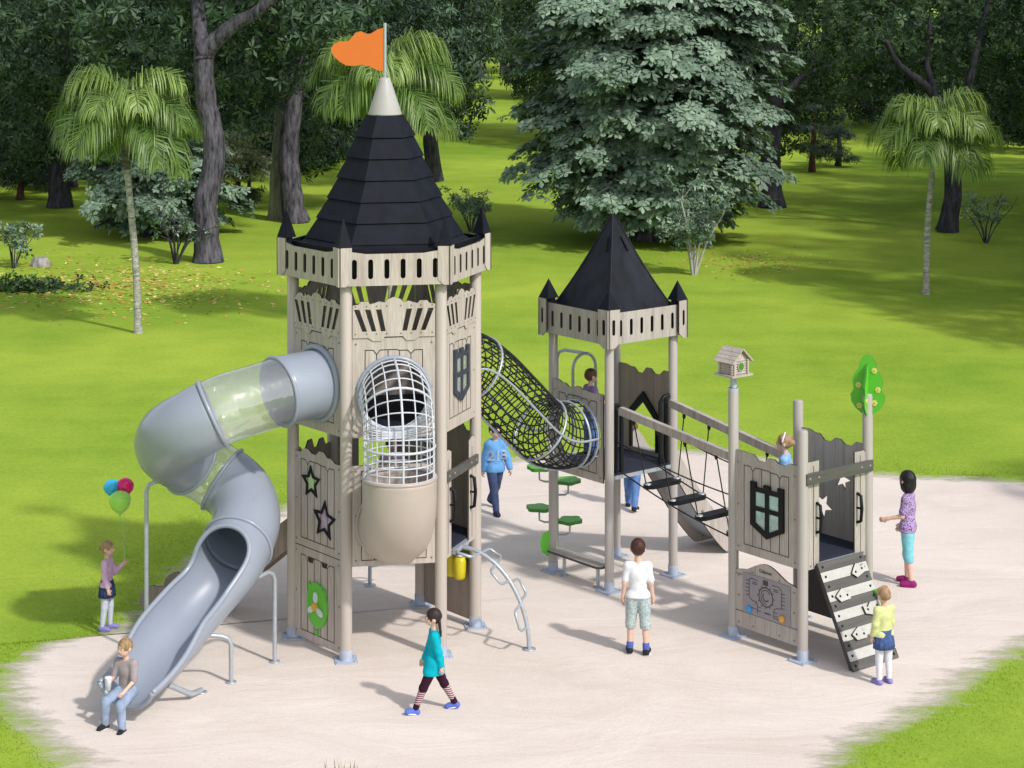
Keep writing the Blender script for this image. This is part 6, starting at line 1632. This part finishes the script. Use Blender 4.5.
# --- fallen leaves, grass edge, foreground tuft
def scatter_flat(name, XY, size, mat, rng, label, cat):
    n = len(XY); P = np.column_stack([XY, np.full(n, .012)]); a = rng.uniform(0, 2 * pi, n); tl = rng.normal(0, .25, (n, 2))
    d = np.stack([np.cos(a), np.sin(a), tl[:, 0]], 1) * size[:, None]; s = np.stack([-np.sin(a), np.cos(a), tl[:, 1]], 1) * size[:, None] * .55
    Vt = np.stack([P - d, P + s, P + d, P - s], 1).reshape(-1, 3); Vt[:, 2] = np.maximum(Vt[:, 2], .006)
    F = np.arange(n * 4).reshape(n, 4); me = tri_mesh(name, Vt, F, np.repeat(rng.uniform(0, 1, n), 4), mat, 4)
    o = link(name, me); tag(o, label, cat, None, 'stuff'); return o
def gp(px, py): Y = 15185 / (py + 30); return np.stack([(px - 512) * Y / F_, Y], 1)
r_ = VR
n = 1500
px = np.clip(r_.normal(120, 75, n), -40, 330); py = 285 + r_.normal(0, 13, n) + (px - 120) * .02
scatter_flat('fallen_leaves', gp(px, np.clip(py, 250, 325)), r_.uniform(.035, .085, n), 'litter', r_, 'yellow and orange fallen leaves scattered on the left lawn', 'fallen leaves')
n = 330
px = np.clip(r_.normal(748, 34, n), 660, 830); py = 263 + r_.normal(0, 6, n)
scatter_flat('fallen_leaves', gp(px, py), r_.uniform(.03, .075, n), 'litter', r_, 'yellow fallen leaves scattered in front of the silver tree', 'fallen leaves')

def blades(name, XY, h, mat, rng, label, cat, w=.006, kind='stuff', lean=.4):
    n = len(XY); P = np.column_stack([XY, np.zeros(n)]); a = rng.uniform(0, 2 * pi, n)
    s = np.stack([-np.sin(a), np.cos(a), 0 * a], 1) * w; ln = np.stack([np.cos(a), np.sin(a), 0 * a], 1) * (h * rng.uniform(.1, lean, n))[:, None]
    mid = P + ln * .35 + np.array([0, 0, 1.]) * (h * .6)[:, None]; tip = P + ln + np.array([0, 0, 1.]) * h[:, None]
    Vt = np.stack([P - s, P + s, mid - s * .7, mid + s * .7, tip], 1).reshape(-1, 3); i = np.arange(n)[:, None] * 5
    F = np.concatenate([i + np.array([[0, 1, 3]]), i + np.array([[0, 3, 2]]), i + np.array([[2, 3, 4]])])
    me = tri_mesh(name, Vt, F, np.repeat(rng.uniform(0, 1, n), 5) + np.tile([-.15, -.15, 0, 0, .15], n), mat, 3); o = link(name, me)
    tag(o, label, cat, None, kind); return o
k = len(SANDP); ii = r_.integers(0, k, 26000); nr_ = unit(SANDP - SANDP.mean(0))
tt_ = r_.uniform(0, 1, 26000)[:, None]
XY = SANDP[ii] * (1 - tt_) + SANDP[(ii + 1) % k] * tt_ + nr_[ii] * (.15 + np.abs(r_.normal(0, .55, 26000)))[:, None]
blades('grass', XY, r_.uniform(.010, .026, 26000), 'blade', r_, 'short grass blades growing along the edge of the sand', 'grass', .004)
n = 60; c = gp(np.array([344.]), np.array([790.]))[0]
XY = c + np.column_stack([r_.normal(0, .10, n), r_.normal(0, .08, n)])
o = blades('grass_tuft', XY, r_.uniform(.12, .34, n), 'tuft', r_, 'tuft of tall thin grass at the bottom edge of the sand', 'grass tuft', .006, None, .3)
